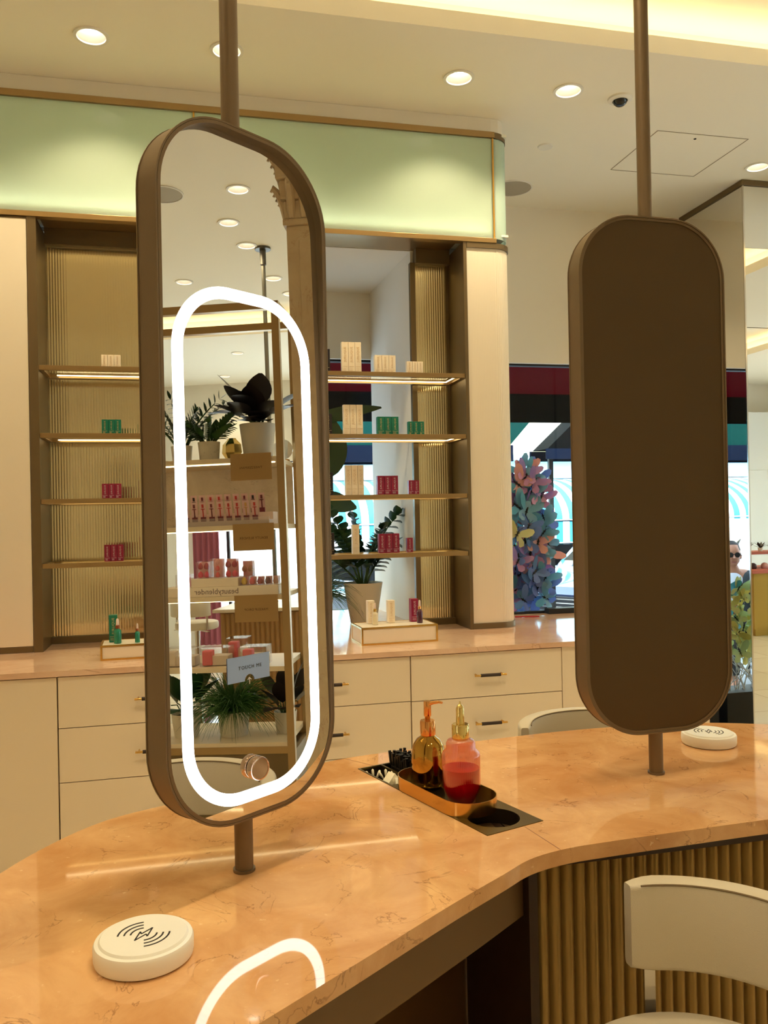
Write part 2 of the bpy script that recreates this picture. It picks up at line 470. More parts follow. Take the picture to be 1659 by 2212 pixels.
def window(n, axis, p, a0, a1, z0, z1, mull):
    r = bpy.data.objects.new('window_%d' % n, None); COL.objects.link(r); r['kind'] = 'structure'
    def bx(bm, u0, u1, d0, d1, q0, q1):
        if axis == 'y': box(bm, u0, u1, p+d0, p+d1, q0, q1)
        else: box(bm, p+d0, p+d1, u0, u1, q0, q1)
    f = new_bm(); w = .035
    bx(f, a0, a1, .03, .08, z0, z0+w*1.6); bx(f, a0, a1, .03, .08, z1-.012, z1)
    bx(f, a0, a0+w, .03, .08, z0, z1); bx(f, a1-w, a1, .03, .08, z0, z1)
    for m in mull: bx(f, m-w/2, m+w/2, .03, .08, z0, z1)
    fo = obj('window_frame', f, M_BLACKM, r)
    g = new_bm(); bx(g, a0+.01, a1-.01, .05, .056, z0+.02, z1-.005); obj('window_pane', g, M_WGLASS, r)
    return r
window(1, 'y', YF, -1.4, 1.26, .80, ZH, [-.2])
window(2, 'y', YF, 1.62, 3.9, .12, ZH, [])
window(3, 'y', YF, 4.3, 8.6, .12, ZH, [5.7, 7.1])
window(4, 'x', XR, -1.93, 2.6, .05, 2.35, [-1.53, 0, 1.3])

# alcove behind the open bay: plastered pier and lowered ceiling
b = new_bm(); prism(b, [(1.133, 4.16), (1.60, 4.16), (1.60, 5.0), (1.098, 5.0)], 0, 2.79); struct('wall_alcove', b, M_PLASTER)
b = new_bm(); box(b, -2.6, 1.60, 4.16, 5.0, 2.79, ZC); struct('ceiling_alcove', b, M_PLASTER)
b = new_bm(); box(b, -2.6, 1.49, 3.90, 4.16, 3.315, ZC-.001)
prism(b, [(1.49, 3.90), (1.53, 3.907), (1.556, 3.925), (1.572, 3.955), (1.576, 3.99), (1.576, 4.16), (1.49, 4.16)], 3.315, ZC-.001)
struct('trim_1', b, M_PLASTER)

# mirror clad column
b = new_bm(); box(b, 3.262, 4.00, 4.362, 4.998, 0, ZC); struct('wall_column', b, M_PLASTER)
mc = bpy.data.objects.new('wall_column_mirror', None); COL.objects.link(mc); mc['kind'] = 'structure'
b = new_bm(); box(b, 3.25, 3.262, 4.352, 4.998, .02, 3.355); obj('mirror_panel', b, M_MIRROR, mc)
b = new_bm(); box(b, 3.252, 4.01, 4.35, 4.362, .02, 2.505); obj('mirror_panel', b, M_MIRROR, mc)
b = new_bm(); box(b, 3.252, 4.01, 4.35, 4.362, 2.509, 3.355); obj('mirror_panel', b, M_MIRROR, mc)
b = new_bm(); box(b, 3.240, 4.02, 4.34, 4.998, 3.357, 3.388); obj('column_trim', b, M_BRONZE, mc)
b = new_bm(); box(b, 3.247, 3.256, 4.346, 4.354, 0, 3.355); obj('corner_bead', b, M_CHROME, mc)

# ------------------------------------------------------------------ ceiling fittings
def make_downlight(x, y, label, group):
    t = thing('downlight', label, 'downlight', (x, y, ZC), 0, group)
    b = new_bm(); ring_prism(b, circle(0, 0, .070, 28), circle(0, 0, .0575, 28), -.006, .001)
    obj('trim_ring', b, M_WHITEREF, t, True)
    b = new_bm(); lathe(b, [(.0575, 0), (.052, .022), (.044, .044), (.044, .06), (0, .06)], 28); obj('reflector', b, mat('can_reflector', (176, 168, 150), .5), t, True)
    b = new_bm(); lathe(b, [(0, .042), (.0435, .042), (.0435, .048), (0, .048)], 24); obj('lens', b, M_LENS, t, True)
    l = bpy.data.lights.new('downlight_beam', 'SPOT'); l.energy = SPOT_W; l.color = WARM; l.spot_size = radians(115); l.spot_blend = .6; l.shadow_soft_size = .03
    lo = bpy.data.objects.new('downlight_beam', l); COL.objects.link(lo); lo.parent = t; lo.location = (0, 0, -.004)
    return t
first = None
DLL = ['round recessed downlight above the left shelving, leftmost in the ceiling', 'recessed downlight half hidden behind the left mirror pole', 'recessed downlight above the rounded end of the glass fascia',
       'recessed downlight beside the dome camera', 'recessed downlight by the top of the mirrored column']
for i, (x, y) in enumerate(DL):
    lab = DLL[i] if i < 5 else ('round ceiling downlight seen reflected in the lit vanity mirror' if i < 11 else 'unseen round warm ceiling downlight elsewhere in the shop ceiling')
    grp = 'ceiling downlights' if i < 5 else ('downlights reflected in the vanity mirror' if i < 11 else 'unseen downlights elsewhere in the shop')
    if first is None: first = make_downlight(x, y, lab, grp)
    else:
        q = dup(first, (x, y, ZC), None, lab, grp)
        if (x, y) in ((.10, 1.05), (.66, 1.37)):           # the two lamps straight above the vanity counter are stronger
            for c in q.children:
                if c.type == 'LIGHT': c.data = c.data.copy(); c.data.energy = SPOT_W*1.6; c.data.shadow_soft_size = .022

t = thing('dome_camera', 'small round white ceiling camera with dark dome', 'security camera', (2.03, 3.596, ZC))
b = new_bm(); lathe(b, [(.058, 0), (.056, -.008), (.036, -.013), (.034, -.006)], 28); obj('housing', b, M_WHITEREF, t, True)
b = new_bm(); lathe(b, [(.034, -.008), (.030, -.024), (.018, -.034), (0, -.038)], 24); obj('dome', b, mat('smoked_dome', (30, 30, 32), .1), t, True)
b = new_bm(); lathe(b, [(0, -.007), (.038, -.007), (.042, 0)], 28, (1.892, 4.144, ZC)); tag(obj('ceiling_disc', b, M_WHITEREF, None, True), 'small plain white disc on the ceiling past the glass fascia', 'ceiling cap')
M_SPK = mat('speaker_mesh', (176, 168, 152), .8)
t = thing('ceiling_speaker', 'large round grey ceiling speaker behind the rounded glass end', 'speaker', (1.928, 4.716, ZC), 0)
b = new_bm(); lathe(b, [(0, -.004), (.115, -.004), (.118, 0)], 36); obj('grille', b, M_SPK, t, True)
b = new_bm(); ring_prism(b, circle(0, 0, .125, 36), circle(0, 0, .117, 36), -.006, .001); obj('rim', b, M_WHITEREF, t, True)
dup(t, (3.60, -.19, ZC), None, 'large round grey ceiling speaker at the left edge of the mirror reflection')
t = thing('ceiling_hatch', 'square white access hatch flush in the ceiling with thin outline', 'access hatch', (2.66, 4.11, ZC))
M_GAP = mat('shadow_gap', (150, 138, 116), .9)
b = new_bm(); ring_prism(b, rrect(.54, .50, .004, 0, 0, 2), rrect(.532, .492, .004, 0, 0, 2), -.0015, .001); obj('hatch_edge', b, M_GAP, t)
b = new_bm(); box(b, -.262, .262, -.242, .242, -.001, .001); obj('hatch_door', b, M_CEIL, t)
b = new_bm(); cyl(b, -.02, -.20, -.004, 0, .007, 10); obj('lock', b, M_BLACKM, t)

# ------------------------------------------------------------------ wall cabinets below
YCF = 3.385; ZB = .86
b = new_bm()
prism(b, [(-2.6, 3.37), (2.32, 3.37), (2.32, 4.36), (1.64, 4.36), (1.64, 4.97), (1.602, 4.97), (1.602, 4.158), (-2.6, 4.158)], ZB-.022, ZB)
prism(b, [(-2.6, 4.158), (1.13, 4.158), (1.10, 4.97), (-2.6, 4.97)], ZB-.022, ZB-.0004)
ct = tag(obj('stone_worktop', b, M_PINKM), 'long polished pink marble worktop over the cream drawer cabinets', 'worktop')

M_GRIP = mat('dark_leather_grip', (46, 28, 20), .5)
def make_handle(par, x, z):
    b = new_bm(); tube(b, [(x-.071, YCF-.034, z), (x+.071, YCF-.034, z)], .0042, 10)
    for s in (-1, 1): tube(b, [(x+s*.058, YCF-.036, z), (x+s*.058, YCF+.002, z)], .0035, 8)
    h = obj('handle', b, M_BRASS, par, True)
    b = new_bm(); tube(b, [(x-.044, YCF-.034, z), (x+.044, YCF-.034, z)], .0072, 12); g = obj('handle_grip', b, M_GRIP, par, True)
    g['label'] = 'dark leather grip'; h['label'] = 'brass handle'
def cabinet(x0, x1, zs, label, handles=True):
    t = thing('cabinet_unit', label, 'cabinet')
    b = new_bm(); box(b, x0+.001, x1-.001, YCF+.02, 3.86, .09, ZB-.024); box(b, x0+.01, x1-.01, YCF+.06, 3.8, 0, .09); obj('carcass', b, M_CREAM, t)
    for a, c in zip(zs, zs[1:]):
        b = new_bm(); box(b, x0+.0015, x1-.0015, YCF, YCF+.019, c+.0015, a-.0015, .0012)
        d = obj('drawer' if handles else 'door', b, M_CREAM, t)
        if handles: make_handle(d, (x0+x1)/2, (a+c)/2 if a < .8 else (a+c)/2+.002)
cabinet(-1.9, -1.204, [.834, .1], 'plain cream cabinet left of the frame edge', False)
cabinet(-1.20, -.507, [.834, .1], 'plain cream cabinet door at the far left under the worktop', False)
cabinet(-.505, .203, [.834, .637, .429, .1], 'cream three-drawer cabinet at left, handles half hidden by the lit mirror')
cabinet(.205, .888, [.834, .645, .429, .1], 'cream drawer cabinet just right of the lit mirror')
cabinet(.890, 1.574, [.834, .643, .429, .1], 'cream drawer cabinet under the rounded end panel with two full handles in view')
b = new_bm(); box(b, 1.576, 2.30, YCF, 4.33, 0, ZB-.024, .001); tag(obj('end_panel', b, M_CREAM), 'plain cream end panel of the worktop behind the right mirror', 'panel')

# ------------------------------------------------------------------ shelving unit
YP, YK = 3.886, 4.13
su = thing('shelving_unit', 'bronze-framed wall shelving with lit glass fascia, four shelves and rounded cream end', 'shelving')
b = new_bm()
box(b, -.672, -.634, YP-.006, YK+.02, ZB, 2.762)                      # left jamb
box(b, 1.327, 1.344, YP-.006, YK+.02, ZB, 2.762)                      # right jamb
box(b, 1.12, 1.1465, YK-.012, YK+.02, ZB+.001, 2.72)                  # post between open bay and reeded bay
box(b, .205, .235, YK-.012, YK+.02, ZB+.001, 2.72)
obj('upright_frame', b, M_BRONZE, su)
b = new_bm(); box(b, 1.124, 1.145, YK-.004, YK+.03, ZB+.001, 2.72, 0); 
obj('cream_edge_strip', b, M_PANEL, su)
b = new_bm(); box(b, -.634, 1.327, YP+.03, YK+.02, 2.79, 2.80); obj('soffit', b, M_BRONZE2, su)
b = new_bm(); box(b, -.634, .235, YK-.03, YK+.02, 2.715, 2.789); obj('header', b, M_BRONZE, su)
b = new_bm(); box(b, 1.1475, 1.327, YK-.03, YK+.02, 2.715, 2.789); obj('header', b, M_BRONZE, su)
b = new_bm(); box(b, -2.55, 1.50, YP-.012, YP+.03, 2.762, 2.785, .001); box(b, -2.55, 1.50, YP-.012, YP+.03, 3.283, 3.312, .001)
obj('fascia_rail', b, M_BRONZE2, su)
def arc_end(x0, xe, y0, r, y1, n=10):
    pts = [(x0, y0), (xe-r, y0)]
    for k in range(1, n+1):
        a = radians(-90+90*k/n); pts.append((xe-r+r*cos(a), y0+r+r*sin(a)))
    pts += [(xe, y1), (x0, y1)]
    return pts
b = new_bm(); prism(b, arc_end(1.344, 1.592, YP-.008, .10, YK+.025), ZB+.001, ZB+.028); obj('curved_band', b, M_BRONZE, su, True)
b = new_bm(); prism(b, arc_end(1.345, 1.592, YP-.008, .10, YK+.025), 2.735, 2.761); obj('curved_band', b, M_BRONZE, su, True)
b = new_bm(); prism(b, arc_end(1.50, 1.588, YP-.008, .10, YK+.02), 3.283, 3.312)
obj('curved_band', b, M_BRONZE, su, True)
# rounded cream end panel with fine reeding
pts = []
base = arc_end(1.346, 1.586, YP, .095, YK+.02, 14)
b = new_bm(); prism(b, base, ZB+.028, 2.735)
for k in range(17):
    x = 1.352+k*.0083; box(b, x, x+.0045, YP-.0004, YP+.001, ZB+.03, 2.733)
for k in range(1, 15):
    a = radians(-90+90*k/15); cx, cy = 1.491+.0938*cos(a), YP+.095+.0938*sin(a)
    tube(b, [(cx, cy, ZB+.03), (cx, cy, 2.733)], .0022, 6)
obj('rounded_end_panel', b, M_PANEL, su, True, sharp=25)
b = new_bm(); box(b, -2.55, -.674, YP-.004, YP+.03, ZB+.028, 2.752, .002); obj('side_panel', b, M_PANEL, su)
b = new_bm(); box(b, -2.55, -.674, YP-.002, YP+.03, ZB+.001, ZB+.027); obj('plinth', b, M_BRONZE, su)
b = new_bm(); box(b, -2.55, -.634, YP-.001, YK+.02, 2.753, 2.761); obj('top_rail', b, M_BRONZE, su)
b = new_bm(); box(b, -.634, .205, YK-.02, YK+.02, ZB+.001, ZB+.032); obj('plinth', b, M_BRONZE, su)
b = new_bm(); box(b, 1.1475, 1.327, YK-.02, YK+.02, ZB+.001, ZB+.032)
obj('plinth', b, M_BRONZE, su)
# glass fascia
gl = []
for (x0, x1) in ((-2.5, -.88), (-.876, .0465), (.0505, 1.4885)):
    b = new_bm(); box(b, x0, x1, YP, YP+.008, 2.786, 3.282); obj('fascia_glass', b, M_FROST, su)
b = new_bm()
ou = arc_end(1.494, 1.584, YP, .09, YK+.02, 12)[1:-1]; inn = arc_end(1.494, 1.577, YP+.007, .083, YK+.02, 12)[1:-1]
ou = [(1.4935, YP)]+ou; inn = [(1.4935, YP+.007)]+inn
for i in range(len(ou)-1):
    q = [ou[i], ou[i+1], inn[i+1], inn[i]]
    prism(b, q, 2.786, 3.282)
obj('curved_fascia_glass', b, frosted('frosted_glass_end', (.80, .90, .82), .6), su, True)
b = new_bm()
for x in (-.878, .0485, 1.491): box(b, x-.004, x+.004, YP-.006, YP+.012, 2.785, 3.283)
obj('glazing_bar', b, M_BRASS, su)
b = new_bm(); box(b, -2.5, 1.55, YK-.02, YK, 2.81, 3.313); box(b, -2.5, 1.57, YP+.01, YK, 2.801, 2.812); box(b, -2.5, 1.57, YP+.01, YK, 3.30, 3.313)
for x in (-.95, .70): box(b, x, x+.02, YP+.05, YK, 2.81, 3.3)
obj('fascia_box', b, mat('fascia_white', (236, 236, 222), .8), su)
b = new_bm(); box(b, -2.45, 1.47, YP+.045, YP+.062, 2.815, 2.826); obj('fascia_light', b, M_FASCLED, su)
# reeded back panels
def reeds(bm, x0, x1, y, z0, z1, p=.0125):
    n = int((x1-x0)/p)
    for i in range(n):
        cx = x0+(i+.5)*p
        row = [(cx-p/2+p*k/5, y-sin(pi*k/5)*p*.04) for k in range(6)]
        lo = [bm.verts.new((q[0], q[1], z0)) for q in row]; hi = [bm.verts.new((q[0], q[1], z1)) for q in row]
        for k in range(5): bm.faces.new((lo[k], lo[k+1], hi[k+1], hi[k]))
b = new_bm(); reeds(b, -.634, .203, YK-.001, ZB+.03, 2.716); obj('reeded_back_panel', b, M_REED, su, True)
b = new_bm(); reeds(b, 1.1475, 1.322, YK-.001, ZB+.03, 2.716); obj('reeded_back_panel', b, M_REED, su, True)
b = new_bm(); box(b, -.634, .203, YK+.006, YK+.018, ZB+.03, 2.716); obj('back_board', b, M_BRONZE, su)
b = new_bm(); box(b, 1.1475, 1.327, YK+.006, YK+.018, ZB+.03, 2.716); obj('back_board', b, M_BRONZE, su)
SHZ = [2.115, 1.817, 1.527, 1.244]
for k, z in enumerate(SHZ):
    b = new_bm()
    box(b, -.633, 1.326, YP, YP+.022, z-.021, z, .001)                 # front rail
    box(b, -.633, 1.326, YK-.030, YK-.014, z-.021, z)                 # back rail
    box(b, -.633, -.615, YP+.022, YK-.03, z-.021, z); box(b, 1.308, 1.326, YP+.022, YK-.03, z-.021, z)
    box(b, .2, .235, YP+.022, YK-.03, z-.021, z-.006)
    sh = obj('shelf', b, M_BRONZE2, su)
    b = new_bm(); box(b, -.614, 1.307, YP+.0225, YK-.0305, z-.006, z-.0005); obj('shelf_glass', b, M_SHGLASS, sh)
    b = new_bm()
    box(b, -.585, 1.28, YK-.058, YK-.053, z-.016, z-.012); box(b, 1.283, 1.288, YP+.035, YK-.054, z-.016, z-.012)
    obj('light_strip', b, M_SHELFLED, sh)

# ------------------------------------------------------------------ cartons on the shelves
YBX = 3.93
def carton(parent_label, x, y, z, w, h, m, ink, rz=0, group=None, brand=True, d=None):
    d = d or w
    t = thing('skincare_carton', parent_label, 'box', (x, y, z), rz, group)
    b = new_bm(); box(b, -w/2, w/2, 0, d, 0.0003, h, .0012); obj('carton_body', b, m, t)
    b = new_bm(); box(b, -w/2+.003, w/2-.003, -.0005, .001, h*.20, h*.205+.0008)
    for k in range(3): box(b, -w/2+.005, w/2-.012, -.0004, .001, h*(.07+.035*k), h*(.07+.035*k)+.0010)
    obj('printed_lines', b, ink, t)
    if brand: text('lettering', 'JURLIQUE', min(.016, h*.13), t, (0, -.0004, h*.60), (pi/2, -pi/2, 0), ink, .0002, 1.1)
    return t
PROT = {}
def cart(label, x, z, w, h, kind, grp, brand=True):
    key = (w, h, kind)
    mm = {'c': (M_BOXC, M_INKC, 'cream'), 'g': (M_BOXG, M_INKG, 'green'), 'r': (M_BOXR, M_INKW, 'burgundy'), 'k': (M_BOXK, M_INKG, 'black')}[kind]
    if key in PROT: return dup(PROT[key], (x, YBX, z), None, label, grp)
    PROT[key] = carton(label, x, YBX, z, w, h, mm[0], mm[1], 0, grp, brand)
    return PROT[key]
SN = ['top', 'second', 'third', 'lowest']; CN = {'c': 'cream', 'g': 'green', 'r': 'burgundy', 'k': 'black'}
POSN = {3: ['left', 'middle', 'right'], 2: ['left', 'right'], 1: ['only']}
def trio(s, x0, x1, h, kind, n, where):
    w = (x1-x0)/n
    for i in range(n):
        pos = POSN[n][i]
        lab = ('%s skincare carton on the %s shelf, %s of the %s' % (CN[kind], SN[s], pos, where)) if n > 1 else ('single %s skincare carton on the %s shelf, %s' % (CN[kind], SN[s], where))
        cart(lab, x0+w*(i+.5)+(.0003*i), SHZ[s], round(w-.001, 4), h, kind, '%s cartons on the %s shelf' % (CN[kind], SN[s]))
trio(0, .722, .817, .148, 'c', 3, 'tall trio'); trio(0, .884, .987, .089, 'c', 3, 'medium trio'); trio(0, 1.044, 1.125, .062, 'c', 3, 'short trio')
trio(1, .724, .819, .145, 'c', 3, 'tall trio'); trio(1, .891, .996, .089, 'g', 3, 'taller trio'); trio(1, 1.044, 1.125, .066, 'g', 3, 'shorter trio')
trio(2, .728, .818, .145, 'c', 3, 'tall trio'); trio(2, .885, .988, .092, 'r', 3, 'trio beside the white cartons'); trio(2, 1.041, 1.094, .069, 'r', 2, 'pair')
trio(3, .757, .791, .141, 'c', 1, 'in front of the potted plant'); trio(3, .887, .989, .094, 'r', 3, 'trio right of the white carton'); trio(3, 1.027, 1.057, .071, 'r', 1, 'in front of the pier')
for s, h in ((0, .112), (1, .10), (2, .11), (3, .105)):
    cart('narrow black skincare carton on the %s shelf against the lit mirror edge' % SN[s], .650-.004*(s == 0), SHZ[s], .037, h, 'k', 'black cartons at the mirror edge')
for s, kind, h, x0 in ((0, 'c', .060, -.377), (1, 'g', .066, -.380), (2, 'r', .067, -.384), (3, 'r', .075, -.379)):
    trio(s, x0, x0+.083, h, kind, 3, 'trio in the left bay')
for s, kind, h, x in ((0, 'c', .078, -.208), (1, 'g', .085, -.214), (2, 'r', .094, -.214), (3, 'r', .099, -.213)):
    trio(s, x, x+.036, h, kind, 1, 'left bay, against the lit mirror frame')

# risers with dropper bottles
def riser(x, y, rz, w, d, h, label):
    t = thing('display_riser', label, 'display stand', (x, y, ZB), rz)
    b = new_bm(); box(b, .003, w-.003, .003, d-.003, .0005, h-.0015); obj('riser_panel', b, M_PANEL, t)
    b = new_bm(); e = .008
    for (xa, ya) in ((0, 0), (w-e, 0), (0, d-e), (w-e, d-e)): box(b, xa, xa+e, ya, ya+e, 0, h)
    for z in (0, h-e):
        for ya in (0, d-e): box(b, e, w-e, ya, ya+e, z, z+e)
        for xa in (0, w-e): box(b, xa, xa+e, e, d-e, z, z+e)
    obj('brass_edging', b, M_BRASS, t)
    return t
riser(.718, 3.563, radians(2.5), .352, .192, .078, 'low cream display riser with brass edging right of the lit mirror')
riser(-.364, 3.548, radians(2.5), .36, .165, .062, 'low cream display riser with brass edging half hidden left of the lit mirror')
M_BODYC = mat('cream_bottle', (236, 220, 186), .25); M_BODYG = mat('green_bottle', (14, 128, 100), .12, coat=.6); M_BODYR = mat('plum_bottle', (74, 22, 50), .12, coat=.6)
M_TEAT = mat('white_rubber', (236, 214, 204), .5)
def dropper(x, y, z, r, h, m, collar, label):
    t = thing('dropper_bottle', label, 'bottle', (x, y, z), 0, 'dropper bottles on the risers')
    b = new_bm(); lathe(b, [(0, .0003), (r*.94, .0003), (r, .003), (r, h*.46), (r*.88, h*.53), (r*.5, h*.575), (r*.45, h*.60), (0, h*.60)], 28); obj('bottle_body', b, m, t, True)
    b = new_bm(); lathe(b, [(r*.52, h*.595), (r*.56, h*.60), (r*.56, h*.72), (r*.5, h*.73), (0, h*.73)], 24); obj('collar', b, collar, t, True)
    b = new_bm(); lathe(b, [(r*.42, h*.73), (r*.40, h*.80), (r*.36, h*.93), (r*.25, h*.985), (0, h)], 24); obj('teat', b, M_TEAT, t, True)
    return t
zr = ZB+.078
dropper(.800, 3.655, zr, .0135, .098, M_BODYC, M_BRASS, 'cream dropper bottle at the left of the right riser')
dropper(1.005, 3.645, zr, .0135, .103, M_BODYR, M_GOLD, 'dark plum dropper bottle at the right end of the right riser')
dropper(-.300, 3.600, ZB+.062, .0155, .102, M_BODYG, mat('copper_collar', (150, 84, 56), .35, .7), 'large green dropper bottle on the left riser')
dropper(-.222, 3.600, ZB+.062, .0105, .078, M_BODYG, MATS['copper_collar'], 'small green dropper bottle near the lit mirror frame')
def riser_box(x, y, z, w, h, m, ink, label):
    carton(label, x, y, z, w, h, m, ink, radians(4), 'cartons on the risers', True)
riser_box(.792, 3.695, zr, .032, .103, M_BOXC, M_INKC, 'cream carton standing behind the cream dropper bottle')
riser_box(.884, 3.685, zr, .032, .102, M_BOXC, M_INKC, 'cream carton standing alone in the middle of the right riser')
riser_box(.995, 3.69, zr, .034, .104, M_BOXR, M_INKW, 'burgundy carton behind the plum dropper bottle')
riser_box(-.320, 3.635, ZB+.062, .034, .112, M_BOXG, M_INKG, 'green carton behind the large green dropper bottle')

# ------------------------------------------------------------------ vanity counter
ZT = .95
t = thing('vanity_counter', 'angled vanity counter with polished peach marble top and fluted gold-brown base', 'counter')
ctrl = [(-.18, .63), (-.06, .717), (.055, .80), (.17, .883), (.30, .978), (.395, 1.043), (.45, 1.080), (.51, 1.099), (.58, 1.106), (.726, 1.113), (.857, 1.118), (1.15, 1.125),
        (1.33, 1.16), (1.44, 1.28), (1.45, 1.42), (1.36, 1.54), (1.25, 1.60), (1.16, 1.643), (1.07, 1.670), (.95, 1.686), (.80, 1.688), (.677, 1.679), (.504, 1.657), (.36, 1.640),
        (.251, 1.612), (.115, 1.533), (-.021, 1.462), (-.14, 1.402), (-.225, 1.300), (-.29, 1.17), (-.345, 1.03), (-.36, .86), (-.30, .68)]
outline = smooth_path(ctrl, 5)
UU = Vector((.306, -.952)); VV = Vector((.952, .306)); OO = Vector((.30, 1.551))
def uv(u, v): p = OO+UU*u+VV*v; return (p.x, p.y)
IL, IW = .396, .110
hole = [uv(0, 0), uv(IL, 0), uv(IL, IW), uv(0, IW)]
b = new_bm(); prism(b, outline, ZT-.022, ZT, [hole])
top = obj('marble_top', b, M_PEACH, t)
def strip(bm, a, c, w, z, h=.0002):
    a = Vector(a); c = Vector(c); d = (c-a).normalized(); n = Vector((-d.y, d.x))*w/2
    prism(bm, [tuple(a+n), tuple(a-n), tuple(c-n), tuple(c+n)], z, z+h)
b = new_bm(); strip(b, uv(IL+.002, .07), (.503, 1.098), .0011, ZT+.00005); strip(b, uv(-.002, .035), (.290, 1.622), .0011, ZT+.00005)
obj('marble_joint', b, mat('joint_filler', (150, 100, 66), .5), top)
b = new_bm(); box(b, .482, 1.37, 1.139, 1.42, 0, ZT-.023); obj('base_body', b, M_DARKWOOD, t)
b = new_bm()
for i in range(44):
    cx = .490+.0202*i
    row = [(cx-.0101+.0202*k/8, 1.139-sin(pi*k/8)*.0105) for k in range(9)]
    lo = [b.verts.new((q[0], q[1], .03)) for q in row]; hi = [b.verts.new((q[0], q[1], ZT-.036)) for q in row]
    for k in range(8): b.faces.new((lo[k], lo[k+1], hi[k+1], hi[k]))
obj('fluted_front', b, M_FLUTE, t, True, sharp=60)
b = new_bm(); box(b, .478, 1.37, 1.128, 1.139, ZT-.036, ZT-.023); box(b, .466, .4795, 1.128, 1.42, 0, ZT-.023); obj('dark_frame', b, mat('dark_brown_frame', (52, 32, 16), .5), t)
b = new_bm(); prism(b, [(-.10, .735), (.07, .86), (.23, .975), (.38, 1.085), (.466, 1.150), (.466, 1.42), (.18, 1.22), (-.19, .95)], .838, ZT-.023); obj('apron', b, mat('apron_brown', (120, 92, 60), .5), t)
b = new_bm(); prism(b, [(-.20, .97), (.19, 1.25), (.480, 1.43), (.480, 1.45), (.18, 1.27), (-.21, .99)], 0, .838); obj('modesty_panel', b, mat('knee_panel_brown', (104, 72, 38), .5), t)

# inset organiser
t = thing('counter_organiser', 'dark bronze inset organiser let into the marble with round opening and compartments', 'organiser', (OO.x, OO.y, ZT), math.atan2(UU.y, UU.x))
M_INS = mat('inset_bronze', (112, 92, 44), .28, .85)
M_INSD = mat('inset_dark', (46, 34, 20), .45, .3)
b = new_bm()
prism(b, [(.0005, .0005), (IL-.0005, .0005), (IL-.0005, IW-.0005), (.0005, IW-.0005)], -.002, .0008,
      [circle(.343, .0535, .0415, 36), [(.004, .004), (.118, .004), (.118, .048), (.004, .048)], [(.004, .052), (.118, .052), (.118, .103), (.004, .103)]])
obj('organiser_plate', b, M_INS, t)
b = new_bm(); box(b, .0005, IL-.0005, .0005, IW-.0005, -.060, -.058)
for (xa, xb, ya, yb) in ((.0005, .003, .0005, IW-.0005), (IL-.003, IL-.0005, .0005, IW-.0005), (.003, IL-.003, .0005, .003), (.003, IL-.003, IW-.003, IW-.0005), (.119, .122, .003, IW-.003), (.003, .119, .0485, .0515)):
    box(b, xa, xb, ya, yb, -.058, -.002)
box(b, .003, .119, .003, .0485, -.030, -.027); box(b, .003, .119, .0515, IW-.003, -.030, -.027)
obj('organiser_well', b, M_INSD, t)
b = new_bm(); ring_prism(b, circle(.343, .0535, .0422, 36), circle(.343, .0535, .0412, 36), -.057, .0006); obj('round_sleeve', b, M_INSD, t, True)
RZI = math.atan2(UU.y, UU.x)
def UVZ(u, v, z): p = uv(u, v); return (p[0], p[1], z)

# oval tray
t = thing('oval_tray', 'oval gold-rimmed tray with dark inside holding the two bottles', 'tray', UVZ(.223, .046, ZT+.001), RZI)
b = new_bm(); o_ = rrect(.220, .094, .0468, 0, 0, 14); ring_prism(b, o_, rrect(.2176, .0916, .0456, 0, 0, 14), 0, .0225); obj('tray_rim', b, mat('tray_gold', (214, 168, 92), .18, 1.), t, True)
b = new_bm(); prism(b, rrect(.2177, .0917, .0456, 0, 0, 14), .0005, .003); obj('tray_base', b, mat('tray_inside', (66, 60, 40), .15, .9), t)
ZTR = ZT+.001+.003

t = thing('soap_dispenser', 'gold lustre glass pump bottle with copper pump on the oval tray', 'bottle', (.398, 1.405, ZTR), radians(-50))
b = new_bm(); lathe(b, [(0, .0004), (.021, .0004), (.0265, .006), (.0292, .018), (.0298, .04), (.0290, .058), (.0262, .073), (.0200, .083), (.0130, .088), (.0115, .092), (0, .092)], 40, sx=1.05, sy=.92)
def lustre():
    m = bpy.data.materials.new('lustre_glass'); m.use_nodes = True; nt = m.node_tree; N = nt.nodes; L = nt.links
    bb = N['Principled BSDF']; bb.inputs['Base Color'].default_value = (*lin((196, 152, 70)), 1); bb.inputs['Metallic'].default_value = 1; bb.inputs['Roughness'].default_value = .05
    tr = N.new('ShaderNodeBsdfTransparent'); tr.inputs[0].default_value = (.75, .5, .2, 1)
    x = N.new('ShaderNodeMixShader'); x.inputs[0].default_value = .07
    L.new(bb.outputs[0], x.inputs[1]); L.new(tr.outputs[0], x.inputs[2]); L.new(x.outputs[0], N['Material Output'].inputs[0]); return m
obj('bottle_body', b, lustre(), t, True)
b = new_bm(); lathe(b, [(0, .004), (.019, .004), (.026, .014), (.0275, .03), (.0272, .045), (0, .045)], 32, sx=1.03, sy=.9); obj('liquid', b, mat('dark_soap', (70, 14, 10), .1), t, True)
b = new_bm(); lathe(b, [(0, .0905), (.0133, .0905), (.0136, .093), (.0136, .113), (.0125, .1155), (0, .1155)], 32); obj('collar', b, M_GOLD, t, True)
b = new_bm(); lathe(b, [(.005, .1155), (.005, .122), (.0066, .124), (.0066, .147), (.006, .149), (0, .149)], 24); tube(b, [(0, 0, .143), (.012, 0, .1475), (.024, 0, .150), (.031, 0, .1495)], .0024, 10, radii=[.0042, .0032, .0024, .0018]); obj('pump', b, M_GOLD, t, True)

